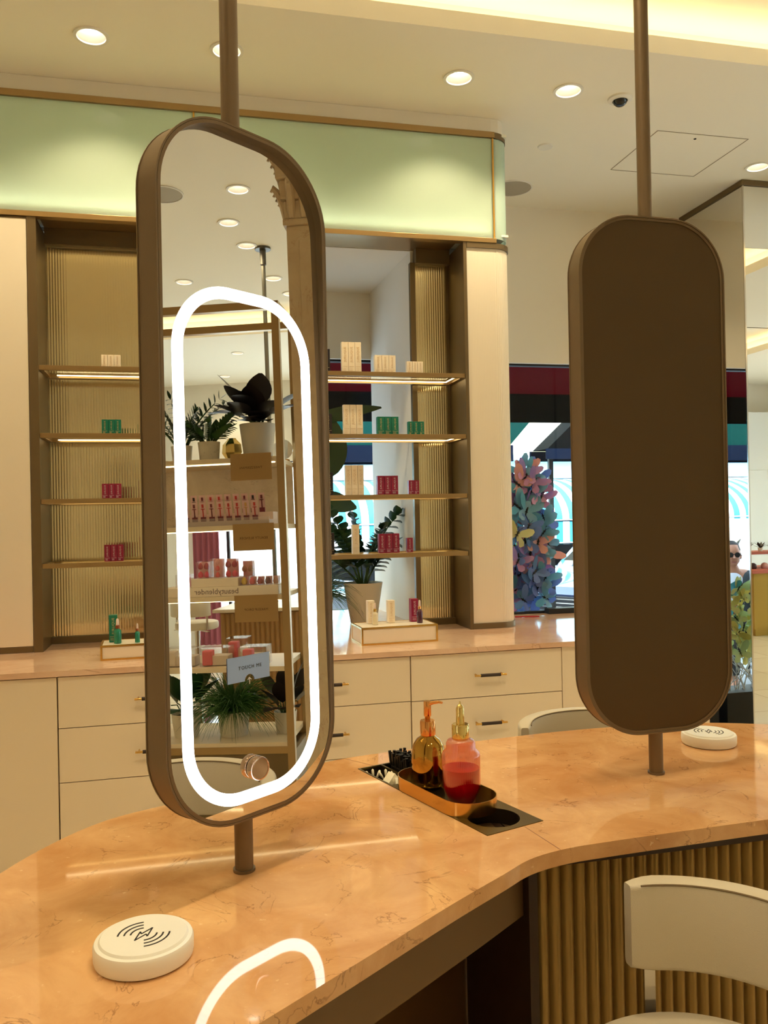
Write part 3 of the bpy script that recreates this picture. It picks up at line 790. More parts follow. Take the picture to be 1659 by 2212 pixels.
t = thing('glass_dispenser', 'ribbed pink glass dropper-style bottle half full of red liquid, pale gold top', 'bottle', (.427, 1.311, ZTR))
def tinted(name, col, g):
    m = glass_pane(name, col, g); return m
b = new_bm(); prof = [(0, .0004), (.0215, .0004), (.0245, .010), (.0310, .026), (.0313, .078), (.0303, .083), (.0255, .087), (.0240, .090), (.0240, .098), (.0215, .103), (.0140, .1055)]
lathe(b, prof, 240, flute=60, famp=.006)
def pinkglass():
    m = bpy.data.materials.new('pink_glass'); m.use_nodes = True; nt = m.node_tree; N = nt.nodes; L = nt.links
    N.remove(N['Principled BSDF'])
    tr = N.new('ShaderNodeBsdfTransparent'); tr.inputs[0].default_value = (.93, .62, .54, 1)
    g = N.new('ShaderNodeBsdfGlossy'); g.inputs['Roughness'].default_value = .05; g.inputs[0].default_value = (1, .8, .75, 1)
    lw = N.new('ShaderNodeLayerWeight'); lw.inputs[0].default_value = .35
    ad = N.new('ShaderNodeMath'); ad.operation = 'MULTIPLY_ADD'; ad.inputs[1].default_value = .5; ad.inputs[2].default_value = .08
    L.new(lw.outputs['Facing'], ad.inputs[0])
    x = N.new('ShaderNodeMixShader'); L.new(ad.outputs[0], x.inputs[0]); L.new(tr.outputs[0], x.inputs[1]); L.new(g.outputs[0], x.inputs[2]); L.new(x.outputs[0], N['Material Output'].inputs[0]); return m
obj('bottle_body', b, pinkglass(), t, True, sharp=80)
b = new_bm(); lathe(b, [(0, .003), (.020, .003), (.0232, .011), (.0296, .027), (.0299, .058), (0, .058)], 40)
ml = mat('red_liquid', (226, 6, 44), .15, trans=.2); obj('liquid', b, ml, t, True)
b = new_bm(); lathe(b, [(0, .1048), (.0138, .1048), (.0142, .106), (.0142, .128), (.013, .1295), (0, .1295)], 32); obj('collar', b, M_GOLD2, t, True)
b = new_bm(); lathe(b, [(.0072, .1295), (.0068, .140), (.0066, .155), (.0045, .160), (.0016, .162), (.0014, .166), (0, .1665)], 24); obj('dropper_top', b, M_GOLD2, t, True)

# brush, cotton buds and wedge sponges in the compartments
t = thing('bristle_brush', 'black bristle brush standing in the organiser behind the gold bottle', 'brush', UVZ(.048, .077, ZT-.027), RZI)
random.seed(3)
b = new_bm(); prism(b, rrect(.066, .040, .018, 0, 0, 6), 0, .030); obj('brush_base', b, mat('black_plastic', (16, 12, 12), .4), t)
b = new_bm()
for i in range(9):
    for j in range(5):
        x = -.028+i*.007+random.uniform(-.001, .001); y = -.0145+j*.00725+random.uniform(-.001, .001)
        for q in range(2):
            dx, dy = random.uniform(-.003, .003), random.uniform(-.003, .003); h = .052+random.uniform(-.006, .006)
            tube(b, [(x, y, .029), (x+dx*.6, y+dy*.6, h)], .0011, 5, radii=[.0026, .0032])
obj('bristles', b, MATS['black_plastic'], t)
M_COTTON = mat('cotton_white', (250, 240, 214), .9)
def buds(u, v, rz, label):
    t = thing('cotton_bud_bundle', label, 'cotton buds', UVZ(u, v, ZT-.0265), rz, 'cotton buds in the organiser'); t.scale = (.72, 1.5, .72)
    for k, a in enumerate((-30, -4, 24)):
        b = new_bm(); d = Vector((sin(radians(a)), 0, cos(radians(a))))
        tube(b, [d*.004, d*.020, d*.028, d*.038, d*.0405], .0026, 10, radii=[.0022, .0022, .0034, .0034, .0016]); obj('cotton_bud', b, M_COTTON, t, True)
buds(.026, .020, RZI+radians(60), 'white cotton buds fanned out in the near left compartment')
buds(.040, .040, RZI+radians(70), 'white cotton buds leaning behind the wedge sponge')
def wedge(u, v, z, rz, s, label):
    t = thing('wedge_sponge', label, 'sponge', UVZ(u, v, z), rz, 'wedge sponges')
    b = new_bm(); M = Matrix.Rotation(pi/2, 4, 'X')
    prism(b, [(-s, 0), (s, 0), (.1*s, s*1.05)], -.009, .009, M=M); obj('sponge_body', b, M_COTTON, t)
wedge(.080, .024, ZT-.0265, RZI+radians(100), .034, 'white wedge sponge with a pointed top beside the tray')
wedge(.104, .030, ZT-.0265, RZI+radians(160), .030, 'white wedge sponge tucked against the oval tray rim')

# wireless chargers
def arcs(bm, a0, a1, r, w, z, n=14):
    o_ = [(r*cos(radians(a0+(a1-a0)*k/n)), r*sin(radians(a0+(a1-a0)*k/n))) for k in range(n+1)]
    for p, q in zip(o_, o_[1:]):
        p2 = Vector(p)*(1-w/r); q2 = Vector(q)*(1-w/r)
        prism(bm, [p, q, (q2.x, q2.y), (p2.x, p2.y)], z, z+.0003)
def charger(x, y, rz, label):
    t = thing('wireless_charger', label, 'charging pad', (x, y, ZT), rz, 'wireless charging pads')
    b = new_bm(); lathe(b, [(0, .0004), (.0500, .0004), (.0525, .002), (.0535, .006), (.0535, .0185), (.052, .0215), (.0480, .0222), (.0470, .0235), (.046, .0246), (0, .0246)], 64); obj('pad_body', b, M_CHARGER, t, True, sharp=35)
    b = new_bm()
    for r in (.0150, .0218, .0286):
        arcs(b, 48, 132, r, .0019, .02465); arcs(b, 228, 312, r, .0019, .02465)
    bolt = [(-.0150, -.0024), (.0012, -.0024), (-.0014, -.0070), (.0150, .0024), (-.0012, .0024), (.0014, .0070)]
    for p, q in zip(bolt, bolt[1:]+bolt[:1]): strip(b, p, q, .0016, .02465, .0003)
    obj('charging_symbol', b, M_INK, t)
charger(-.058, .955, radians(45), 'white round wireless charging pad at the lower left of the counter')
charger(1.024, 1.512, radians(48), 'white round wireless charging pad behind the right mirror stem')

# ------------------------------------------------------------------ pole mirrors
def pole_mirror(x, y, rz, lit, label, BW=.290, BH=.920, BZ=.080, ox=.0055):
    t = thing('pole_mirror', label, 'mirror', (x, y, ZT), rz, None)
    cz = BZ+BH/2
    M = MY(0, (ox, 0, 0))
    o_ = rrect(BW, BH, .108, 0, cz, 16)
    o1 = rrect(BW-.004, BH-.004, .106, 0, cz, 16); i_ = rrect(BW-.013, BH-.013, .1015, 0, cz, 16)
    b = new_bm()
    ring_prism(b, o_, i_, -.0120, .0265, M=M)
    ring_prism(b, o1, i_, .0265, .0285, M=M)
    obj('mirror_body', b, M_MIRBODY, t, True, sharp=30)
    b = new_bm(); prism(b, i_, -.0105, -.0080, M=M); obj('back_plate', b, mat('shaded_bronze_back', (88, 68, 42), .45, .5, bump=.15, bscale=900), t)  # same paint as the body, darkened to stand in for shade on the back
    b = new_bm(); ring_prism(b, rrect(BW+.002, BH+.002, .109, 0, cz, 16), rrect(BW-.003, BH-.003, .1065, 0, cz, 16), -.0140, -.0120, M=M); 
    ring_prism(b, rrect(BW+.002, BH+.002, .109, 0, cz, 16), rrect(BW-.003, BH-.003, .1065, 0, cz, 16), .0262, .0285, M=M); obj('edge_bead', b, M_MIRBODY, t, True)
    T = Matrix.Translation((0, -.0215, cz)) @ Matrix.Rotation(-.0146, 4, 'X') @ Matrix.Translation((0, .0165, -cz))
    b = new_bm(); prism(b, rrect(BW-.0135, BH-.0135, .101, 0, cz, 16), .0145, .0165, M=T @ M)
    g = obj('mirror_glass', b, M_MIRROR, t)
    lc = .103+.682/2
    b = new_bm(); ring_prism(b, rrect(.236, .682, .090, -.002, lc, 18), rrect(.205, .651, .0745, -.002, lc, 18), .0167, .0177, M=T @ M)
    obj('light_ring', b, M_RING if lit else mat('unlit_ring', (225, 225, 220), .4), t)
    b = new_bm(); cyl(b, 0, 0, 0.0005, BZ+.004, .0125, 32); cyl(b, 0, 0, 0.0003, .004, .0150, 32); obj('lower_stem', b, M_MIRBODY, t, True)
    b = new_bm(); cyl(b, 0, 0, BZ+BH-.004, ZC-ZT, .0125, 32); cyl(b, 0, 0, ZC-ZT-.03, ZC-ZT, .024, 32)
    obj('pole', b, M_MIRBODY, t, True)
    return t, T
P1 = (.063, 1.151)
pm, T1 = pole_mirror(P1[0], P1[1], radians(36), True, 'lit pill-shaped vanity mirror on a bronze pole at left, glowing white ring')
b = new_bm()
stx0, stx1, sz0, sz1 = -.043, .029, 1.2125-ZT, 1.246-ZT
pts = [(stx0, sz0)]+[(-.006-.0085*cos(radians(a)), sz0+.0085*sin(radians(a))) for a in range(0, 181, 15)]+[(stx1, sz0), (stx1, sz1), (stx0, sz1)]
prism(b, pts, .0170, .0174, M=T1 @ MY())
def film():
    m = bpy.data.materials.new('frosted_film'); m.use_nodes = True; nt = m.node_tree; N = nt.nodes; L = nt.links
    bb = N['Principled BSDF']; bb.inputs['Base Color'].default_value = (*lin((172, 200, 252)), 1); bb.inputs['Roughness'].default_value = .4
    tr = N.new('ShaderNodeBsdfTransparent'); tr.inputs[0].default_value = (.85, .92, 1, 1)
    x = N.new('ShaderNodeMixShader'); x.inputs[0].default_value = .22
    L.new(bb.outputs[0], x.inputs[1]); L.new(tr.outputs[0], x.inputs[2]); L.new(x.outputs[0], N['Material Output'].inputs[0]); return m
st = obj('notice_film', b, film(), pm); st['label'] = 'pale blue film reading TOUCH ME'
tx = text('lettering', 'TOUCH ME', .0066, st, (0, 0, 0), (0, 0, 0), M_INK, .0001, 1.25)
tx.matrix_basis = T1 @ Matrix.Translation((-.005, -.01755, 1.2305-ZT)) @ Matrix.Rotation(pi/2, 4, 'X')
b = new_bm(); strip(b, (0, .000), (0, .009), .0007, 0); strip(b, (0, .009), (-.003, .006), .0007, 0); strip(b, (0, .009), (.003, .006), .0007, 0)
bmesh.ops.transform(b, matrix=T1 @ MY(0, (-.006, -.0170, 1.2075-ZT)), verts=b.verts); obj('touch_arrow', b, mat('white_print', (240, 240, 240), .5), pm)
Mk = T1 @ MY(0, (-.001, -.0172, 1.0957-ZT))
b = new_bm(); lathe(b, [(0, 0), (.0150, 0), (.0158, .001), (.0158, .010), (.0150, .0116), (.0135, .0118), (.0132, .0108), (0, .0108)], 40, M=Mk); obj('knob', b, mat('rose_chrome', (214, 186, 168), .12, 1.), pm, True)
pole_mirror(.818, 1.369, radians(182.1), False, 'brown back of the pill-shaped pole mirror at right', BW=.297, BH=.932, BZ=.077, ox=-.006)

# ------------------------------------------------------------------ swivel stools
def sweep_arc(bm, r0, r1, z0, z1, a0, a1, rnd, n=40, mi=0, taper=.018):
    rows = []
    for k in range(n+1):
        f = k/n; a = radians(a0+(a1-a0)*f); e = min(f, 1-f)*n
        s = min(1., .55+.45*sqrt(min(1., e/2.5))); rr = rnd*1.0
        rm = (r0+r1)/2; hw = (r1-r0)/2*s; zc = (z0+z1)/2; hh = (z1-z0)/2*(.93+.07*min(1., e/2.5))
        row = []
        for (sx, sy, b0) in ((1, 1, 0), (-1, 1, 90), (-1, -1, 180), (1, -1, 270)):
            for q in range(4):
                b_ = radians(b0+30*q); rad = rm+sx*(hw-rr*s)+rr*s*cos(b_); zz = zc+sy*(hh-rr)+rr*sin(b_)
                row.append(bm.verts.new((rad*sin(a), -rad*cos(a), zz)))
        rows.append(row)
    m = len(rows[0])
    for a, b in zip(rows, rows[1:]):
        for k in range(m): bm.faces.new((a[k], a[(k+1) % m], b[(k+1) % m], b[k])).material_index = mi
    bm.faces.new(rows[0]); bm.faces.new(rows[-1][::-1])
def stool(x, y, rz, label, grp='cream swivel stools'):
    t = thing('swivel_stool', label, 'stool', (x, y, 0), rz, grp)
    b = new_bm(); lathe(b, [(0, .705), (.150, .705), (.162, .710), (.166, .722), (.166, .750), (.161, .761), (.146, .766), (0, .768)], 56); obj('seat', b, M_LEATHER, t, True)
    b = new_bm(); sweep_arc(b, .163, .196, .812, .930, -82, 82, .007); obj('backrest', b, M_LEATHER, t, True, sharp=60)
    b = new_bm()
    tube(b, [(.1638*sin(radians(a)), -.1638*cos(radians(a)), .9282) for a in range(-78, 79, 3)], .0013, 6); obj('seam', b, M_SEAM, t)
    for a in (-73, 73):
        b = new_bm()
        s, c = sin(radians(a)), -cos(radians(a))
        box(b, -.0075, .0075, -.003, .003, .71, .815, M=Matrix.Translation((.178*s, .178*c, 0)) @ Matrix.Rotation(radians(a), 4, 'Z'))
        box(b, -.010, .010, -.06, .06, .694, .6995, M=Matrix.Translation((.14*s, .14*c, 0)) @ Matrix.Rotation(radians(a), 4, 'Z'))
        obj('back_bracket', b, M_CHROME, t)
    b = new_bm(); cyl(b, 0, 0, .012, .40, .030, 28); cyl(b, 0, 0, .40, .70, .022, 28); obj('column', b, M_CHROME, t, True)
    b = new_bm(); lathe(b, [(0, 0), (.21, 0), (.212, .004), (.18, .010), (.05, .016), (0, .016)], 48); obj('base_plate', b, M_CHROME, t, True)
    b = new_bm(); ring = [(.13*sin(radians(a)), .02+.13*cos(radians(a)), .30) for a in range(-125, 126, 10)]; tube(b, [(-.02, 0, .30)]+ring+[(.02, 0, .30)], .009, 10); obj('footrest', b, M_CHROME, t, True)
    return t
stool(.565, .845, radians(98), 'cream leather swivel stool at the lower right in front of the fluted base')
stool(.925, 1.775, radians(172), 'cream leather stool behind the counter, only its curved back showing left of the right mirror')
stool(5.30, -.62, radians(-60), 'cream round-seat stool seen reflected far back in the lit mirror')

# ------------------------------------------------------------------ plants
def leaf(bm, base, d, L, w, droop=.3, curl=.15, seg=6, mi=0, up=None, tip=1.0):
    d = Vector(d).normalized(); upv = Vector((0, 0, 1)) if up is None else Vector(up)
    side = d.cross(upv)
    if side.length < .05: side = Vector((1, 0, 0))
    side.normalize(); p = Vector(base); rows = []
    for k in range(seg+1):
        f = k/seg; ww = w*.5*max(.04, sin(pi*min(1, f**.85*.96+.02))**(.75))
        n = side.cross(d).normalized()
        rows.append((bm.verts.new(p-side*ww+n*ww*curl), bm.verts.new(p), bm.verts.new(p+side*ww+n*ww*curl)))
        p = p+d*(L/seg); d = (d+Vector((0, 0, -droop/seg))).normalized()
    for a, b in zip(rows, rows[1:]):
        bm.faces.new((a[0], a[1], b[1], b[0])).material_index = mi; bm.faces.new((a[1], a[2], b[2], b[1])).material_index = mi
def potm(bm, r, h, taper=.78):
    lathe(bm, [(0, .0004), (r*taper, .0004), (r*taper*1.02, .004), (r, h), (r*.955, h), (r*.93, h-.012), (r*.9, h-.02)], 40)
def pot_parts(t, r, h, m, taper=.78):
    b = new_bm(); potm(b, r, h, taper); obj('pot', b, m, t, True)
    b = new_bm(); lathe(b, [(0, h-.018), (r*.92, h-.018)], 28); obj('soil', b, M_SOIL, t)
def zz_plant(t, h, n, L, seed, lw=.03, ll=.06, m=M_LEAF, spread=.5, dirs=None):
    random.seed(seed); s = new_bm(); f = new_bm()
    for i in range(n):
        if dirs: a, tl, LL = dirs[i]
        else: a = 2*pi*i/n+random.uniform(-.3, .3); tl = random.uniform(.1, spread); LL = L*random.uniform(.7, 1.05)
        d = Vector((cos(a)*tl, sin(a)*tl, 1)).normalized(); p = Vector((cos(a)*.015, sin(a)*.015, h-.02)); pts = []
        N = 9
        for k in range(N+1):
            pts.append(p.copy()); p = p+d*(LL/N); d = (d+Vector((cos(a)*.07, sin(a)*.07, -.01))).normalized()
            if k >= 2:
                for sg in (-1, 1):
                    sd = d.cross(Vector((sin(a)*.4, cos(a), .3))).normalized()*sg
                    leaf(f, p, (d*.75+sd), ll*(1-.35*k/N), lw*(1-.3*k/N), .25, .3, 4)
        leaf(f, p, d, ll*.8, lw*.7, .1, .2, 4)
        tube(s, pts, .005, 6, radii=[.007-.0005*k for k in range(len(pts))])
    obj('stems', s, M_STEM, t, True); obj('foliage', f, m, t, True, sharp=80)
def broad_plant(t, h, leaves, m, stem=M_STEM, seg=8):
    s = new_bm(); f = new_bm()
    for (az, el, sl, L, w, droop) in leaves:
        a = radians(az); e = radians(el); d = Vector((cos(a)*cos(e), sin(a)*cos(e), sin(e)))
        p0 = Vector((cos(a)*.012, sin(a)*.012, h-.02)); p1 = p0+Vector((d.x*sl*.5, d.y*sl*.5, sl*.75)); p2 = p0+d*sl
        p2.z = max(p2.z, p1.z)
        tube(s, [p0, p1, p2], .003, 6); leaf(f, p2, (d.x, d.y, d.z*.8), L, w, droop, .12, seg)
    obj('stems', s, stem, t, True); obj('foliage', f, m, t, True, sharp=80)
def grass_plant(t, h, n, L, seed, m, r=.03):
    random.seed(seed); f = new_bm()
    for i in range(n):
        a = random.uniform(0, 2*pi); el = random.uniform(.1, 1.45); d = Vector((cos(a)*cos(el), sin(a)*cos(el), sin(el)))
        p = Vector((cos(a)*r*random.random(), sin(a)*r*random.random(), h-.02)); LL = L*random.uniform(.6, 1.1); pts = []
        for k in range(7): pts.append(p.copy()); p = p+d*(LL/6); d = (d+Vector((0, 0, -.26))).normalized()
        tube(f, pts, .0015, 3, cap=False, radii=[.0016, .0016, .0015, .0013, .0011, .0008, .0004])
    obj('foliage', f, m, t)

t = thing('potted_plant', 'dark glossy leafy plant in a pale round pot behind the right riser', 'plant', (.887, 4.335, ZB))
pot_parts(t, .104, .214, M_POT, .66)
zz_plant(t, .214, 9, .34, 4, .085, .085, M_LEAF, .5, [(0.1, .16, .38), (.2, .40, .25), (3.0, .30, .40), (3.4, .8, .31), (2.6, .12, .40), (1.6, .2, .37), (5.0, .3, .33), (4.1, .5, .34), (1.0, .5, .30)])
t = thing('potted_fern', 'feathery trailing green plant at the left of the pale pot, beside the lit mirror', 'plant', (.655, 4.42, ZB))
pot_parts(t, .085, .13, M_POT, .7); grass_plant(t, .16, 420, .30, 8, M_LEAF2)
t = thing('paddle_leaf_plant', 'tall plant with very large paddle leaves behind the shelves, mostly hidden by the lit mirror', 'plant', (.60, 4.74, ZB))
pot_parts(t, .11, .22, M_POT, .7)
f_ = new_bm(); s_ = new_bm()
for base, tipd, L_, w_, up_, dr in (((.02, -.10, 1.08), (1, -.1, .34), .46, .085, (0, -1, .4), .25), ((.15, -.16, .78), (.05, .12, 1), .36, .21, (0, -1, .1), .0), ((.08, -.16, .66), (.95, .1, -.10), .24, .13, (0, -1, .5), .2),
                                  ((-.1, -.1, .9), (-.7, 0, .7), .45, .2, (0, -1, .4), .5), ((-.1, 0, 1.1), (-.2, .1, 1), .5, .22, (0, -1, .3), .5), ((0, -.05, .55), (-.8, -.2, .5), .4, .2, (0, -1, .5), .5)):
    tube(s_, [(0, 0, .2), (base[0]*.4, base[1]*.4, base[2]*.6), base], .006, 6); leaf(f_, base, tipd, L_, w_, dr, .15, 12, up=up_)
obj('stems', s_, M_STEM, t, True); obj('foliage', f_, mat('olive_green_leaf', (54, 78, 46), .35), t, True)

# ------------------------------------------------------------------ island shelving reflected in the lit mirror
GX0, GX1, GY0, GY1 = 2.70, 3.12, -.42, .646
g = thing('island_shelving', 'bronze-framed open product shelving reflected in the lit mirror', 'shelving')
b = new_bm(); e = .034
for x in (GX0, GX1-e):
    for y in (GY0, GY1-e): box(b, x, x+e, y, y+e, 0, 2.475)
obj('post', b, M_BRONZE2, g)
b = new_bm()
for x in (GX0, GX1-e): box(b, x, x+e, GY0+e, GY1-e, 2.440, 2.475)
for y in (GY0, GY1-e): box(b, GX0+e, GX1-e, y, y+e, 2.440, 2.475)
for x in (GX0, GX1-e):
    box(b, x, x+e, GY0+e, GY1-e, .42, .452)
obj('top_rail', b, M_BRONZE2, g)
GSZ = [1.765, 1.458, 1.135, .812, .470]
for i, z in enumerate(GSZ):
    b = new_bm(); box(b, GX0+.002, GX1-.002, GY0+.004, GY1-.035, z-.022, z, .001)
    s_ = obj('shelf', b, [mat('cream_shelf', (226, 208, 176), .35)], g)
    b = new_bm(); box(b, GX0+.03, GX0+.045, GY0+.05, GY1-.05, z-.026, z-.0225); obj('light_strip', b, M_SHELFLED, s_)
b = new_bm(); box(b, GX1-.06, GX1-.045, GY0+.03, GY1-.035, GSZ[1], GSZ[0]-.022); obj('stone_back_panel', b, M_BEIGEM, g)
b = new_bm(); box(b, GX0+.01, GX1-.01, GY0+.01, GY1-.01, 0, .42); obj('base_box', b, M_BRONZE, g)
M_CARD = mat('kraft_gold_card', (168, 134, 84), .5); M_CARDT = mat('brown_print', (96, 62, 36), .6)
for z, w, tx_, nm in ((1.782, .19, 'TWEEZERMAN', 'topmost'), (1.462, .19, 'BEAUTY BLENDER', 'middle'), (1.138, .20, 'MAKEUP DROP', 'lowest')):
    t = thing('shelf_sign', '%s tan card sign with small dark lettering on the shelving seen in the mirror' % nm, 'sign', (GX0-.004, .494, z), 0, 'tan brand cards on the island shelving')
    b = new_bm(); box(b, -.0015, .0015, -w/2, w/2, -.122, 0); obj('card', b, M_CARD, t)
    text('lettering', tx_, .0155, t, (-.0018, 0, -.066), (pi/2, 0, -pi/2), M_CARDT, .0002, 1.05)
# row 1: plants and pots
z = GSZ[0]+.0005
t = thing('rubber_plant', 'dark broad-leaved plant in a pale pot on top of the reflected shelving', 'plant', (2.84, .497, z))
pot_parts(t, .085, .165, M_POT, .78)
broad_plant(t, .165, [(180, 62, .07, .16, .12, .5), (150, 80, .11, .15, .13, .9), (240, 40, .06, .16, .10, .5), (95, 45, .12, .17, .085, .7), (190, 75, .05, .13, .12, 1.2), (225, 70, .08, .14, .12, 1.2), (160, 40, .04, .12, .11, .8), (130, 60, .05, .13, .11, 1.), (300, 30, .10, .16, .10, .6), (30, 35, .1, .15, .1, .4), (200, 30, .08, .15, .1, .4), (350, 60, .12, .14, .1, .4), (120, 25, .08, .14, .09, .5), (180, 20, .04, .13, .10, .6), (210, 8, .04, .12, .09, .5), (150, 5, .04, .12, .09, .5), (100, 30, .09, .15, .07, .6), (260, 25, .08, .15, .08, .6), (195, 50, .10, .14, .11, .9), (270, 62, .17, .15, .09, .3), (215, 55, .11, .15, .10, .5)], M_LEAF3)
t = thing('speckled_pot_plant', 'small variegated plant in a speckled white pot beside a gold vase', 'plant', (2.80, .272, z))
M_SPK2 = marble('speckled_ceramic', (226, 216, 190), (232, 222, 200), (70, 84, 60), (90, 104, 72), .5, 10, 14)
pot_parts(t, .052, .088, M_SPK2, .85); zz_plant(t, .088, 9, .15, 22, .034, .055, M_LEAF2, .9)
t = thing('gold_vase', 'faceted shiny gold vase between two plants on the top shelf', 'vase', (2.88, .362, z))
b = new_bm(); lathe(b, [(0, .0004), (.026, .0004), (.050, .04), (.046, .08), (.022, .105), (.020, .11)], 7); obj('vase_body', b, M_GOLD2, t)
b = new_bm(); lathe(b, [(.020, .11), (.017, .109), (.018, .10), (0, .098)], 7); obj('vase_mouth', b, M_BRASS, t)
t = thing('speckled_leaf_plant', 'narrow-leaved plant in a cream pot at the left of the reflected top shelf', 'plant', (2.80, .140, z))
pot_parts(t, .05, .075, M_POT, .85); zz_plant(t, .075, 8, .26, 5, .022, .07, M_LEAF, .6)
t = thing('table_mirror', 'small round table mirror beside the big plant pot', 'mirror', (3.0, .60, z))
b = new_bm(); lathe(b, [(0, 0), (.05, 0), (.05, .004), (0, .004)], 32, M=Matrix.Translation((0, -.02, .058)) @ Matrix.Rotation(pi/2, 4, 'Y')); obj('mirror_disc', b, M_MIRROR, t)
b = new_bm(); box(b, -.02, .02, -.05, .01, 0, .008); obj('mirror_foot', b, M_BRASS, t)
# row 2: tweezer packs
z = GSZ[1]
t = thing('acrylic_tray', 'cream stepped tray holding two rows of small pink packs', 'tray', (2.80, .36, z))
b = new_bm(); box(b, -.085, .10, -.22, .205, .0005, .022, .001); box(b, .0, .10, -.22, .205, .022, .058, .001); obj('stepped_base', b, mat('blush_base', (226, 204, 190), .5), t)
b = new_bm(); box(b, -.088, -.0852, -.22, .205, 0.0005, .035); obj('clear_lip', b, M_ACRYL, t)
M_PACK = mat('blush_card', (226, 190, 188), .45); M_TOOL = [mat('tool_red', (196, 60, 60), .35), mat('tool_plum', (120, 52, 60), .35), mat('tool_black', (44, 30, 30), .35), mat('tool_gold', (206, 160, 96), .3)]
def pack(x, y, z, ti, label):
    t = thing('tweezer_pack', label, 'beauty tool pack', (x, y, z), 0, 'small tool packs in two rows')
    M = Matrix.Rotation(radians(-12), 4, 'Y')
    b = new_bm(); box(b, -.0008, .0008, -.015, .015, 0, .092, M=M)
    obj('backing_card', b, M_PACK, t)
    b = new_bm(); box(b, -.004, -.001, -.0022, .0022, .012, .062, M=M); box(b, -.004, -.001, -.009, .009, .058, .061, M=M); box(b, -.004, -.001, -.0045, .0045, .066, .082, M=M); obj('tool', b, M_TOOL[ti], t)
    b = new_bm(); box(b, -.009, -.0012, -.012, .012, 0.0, .022, M=M); obj('blister', b, M_TOOL[1], t)
    return t
pp = [pack(2.745, .155, z+.0225, q, 'tool pack') for q in range(1)]
kinds = {}
random.seed(5)
k = 0
for row, (x, zz, y0) in enumerate(((2.748, z+.0225, .170), (2.825, z+.0585, .186))):
    for i in range(9):
        ti = random.choice((0, 1, 1, 2, 3, 0)); y = y0+i*.0405
        lab = 'small blush beauty tool pack in the %s row, %s from the left in the reflection' % ('front' if row == 0 else 'back', ['first', 'second', 'third', 'fourth', 'fifth', 'sixth', 'seventh', 'eighth', 'ninth'][i])
        if k == 0:
            q = pp[0]; q.location = (x, y, zz); q['label'] = lab; kinds[0] = q
        elif ti in kinds: dup(kinds[ti], (x, y, zz), None, lab)
        else: kinds[ti] = pack(x, y, zz, ti, lab)
        k += 1
# row 3: sponges
z = GSZ[2]
M_WH = mat('white_card', (240, 226, 204), .5); M_HOT = mat('hot_pink', (236, 44, 96), .5); M_CORAL = mat('coral_pink', (244, 96, 110), .5); M_MAG = mat('magenta', (176, 30, 70), .5); M_YEL = mat('yellow_sponge', (236, 196, 40), .5); M_PLUM = mat('plum_sponge', (110, 34, 60), .5); M_TAN = mat('tan_sponge', (196, 140, 110), .5); M_PINKC = mat('pink_card', (244, 176, 180), .5)
t = thing('sponge_tray', 'long white display tray with lowercase lettering under the makeup sponges', 'display stand', (2.735, .32, z))
b = new_bm(); box(b, -.02, .16, -.27, .275, .0005, .044, .001); obj('tray_front', b, M_WH, t)
b = new_bm(); box(b, -.005, .16, -.135, .085, .0445, .082, .001); obj('tray_step', b, M_WH, t)
text('lettering', 'beautyblender', .036, t, (-.0205, -.013, .023), (pi/2, 0, -pi/2), mat('grey_print', (120, 100, 96), .6), .0002, 1.0)
def egg(bm, x, y, z, r, mi=0, sx=1): lathe(bm, [(0, 0), (r*.7, r*.2), (r, r*.9), (r*.8, r*1.7), (r*.35, r*2.3), (0, r*2.5)], 16, (x, y, z), mi)
def blender_box(x, y, z, w, h, d, mats, label, grp, cols=1, rows=1):
    t = thing('sponge_box', label, 'box', (x, y, z), 0, grp)
    b = new_bm(); box(b, 0, d, -w/2, w/2, 0.0004, h); obj('clear_case', b, M_ACRYL, t)
    b = new_bm(); box(b, d*.55, d*.57, -w/2+.002, w/2-.002, .001, h-.002); obj('card_insert', b, M_PINKC, t)
    k = 0
    for c in range(cols):
        for r in range(rows):
            rr = min(w/cols/2, h/rows/2.5)*.88
            b = new_bm(); egg(b, d*.28, -w/2+(c+.5)*w/cols, .002+r*h/rows, min(rr, d*.24)); obj('sponge', b, mats[k % len(mats)], t, True); k += 1
    return t
blender_box(2.745, .30, z+.0825, .056, .090, .09, [M_CORAL, M_CORAL, M_PINKC], 'upright pink sponge box with three stacked sponges in its window', 'sponge boxes', 1, 3)
blender_box(2.748, .365, z+.0825, .060, .088, .09, [M_HOT, M_MAG], 'clear case of hot pink and magenta sponges right of the window box', 'sponge boxes', 2, 2)
blender_box(2.85, .415, z+.0445, .06, .110, .09, [M_MAG, M_TAN], 'tall clear case with magenta and tan sponges at the back', 'sponge boxes', 2, 2)
blender_box(2.748, .232, z+.0825, .058, .078, .09, [M_HOT, M_MAG], 'clear case of red sponges left of the window box', 'sponge boxes', 2, 2)
blender_box(2.745, .135, z+.0445, .06, .06, .09, [M_CORAL], 'pink sponge case at the left end of the white tray', 'sponge boxes', 1, 1)
for i, (mm, nm) in enumerate(((M_YEL, 'yellow'), (M_CORAL, 'coral'), (M_MAG, 'magenta'), (M_PLUM, 'plum'), (M_TAN, 'tan'))):
    blender_box(2.737, .425+i*.037, z+.0445, .035, .040, .10, [mm], 'small clear case with a %s makeup sponge in the low row' % nm, 'low row of sponge cases')
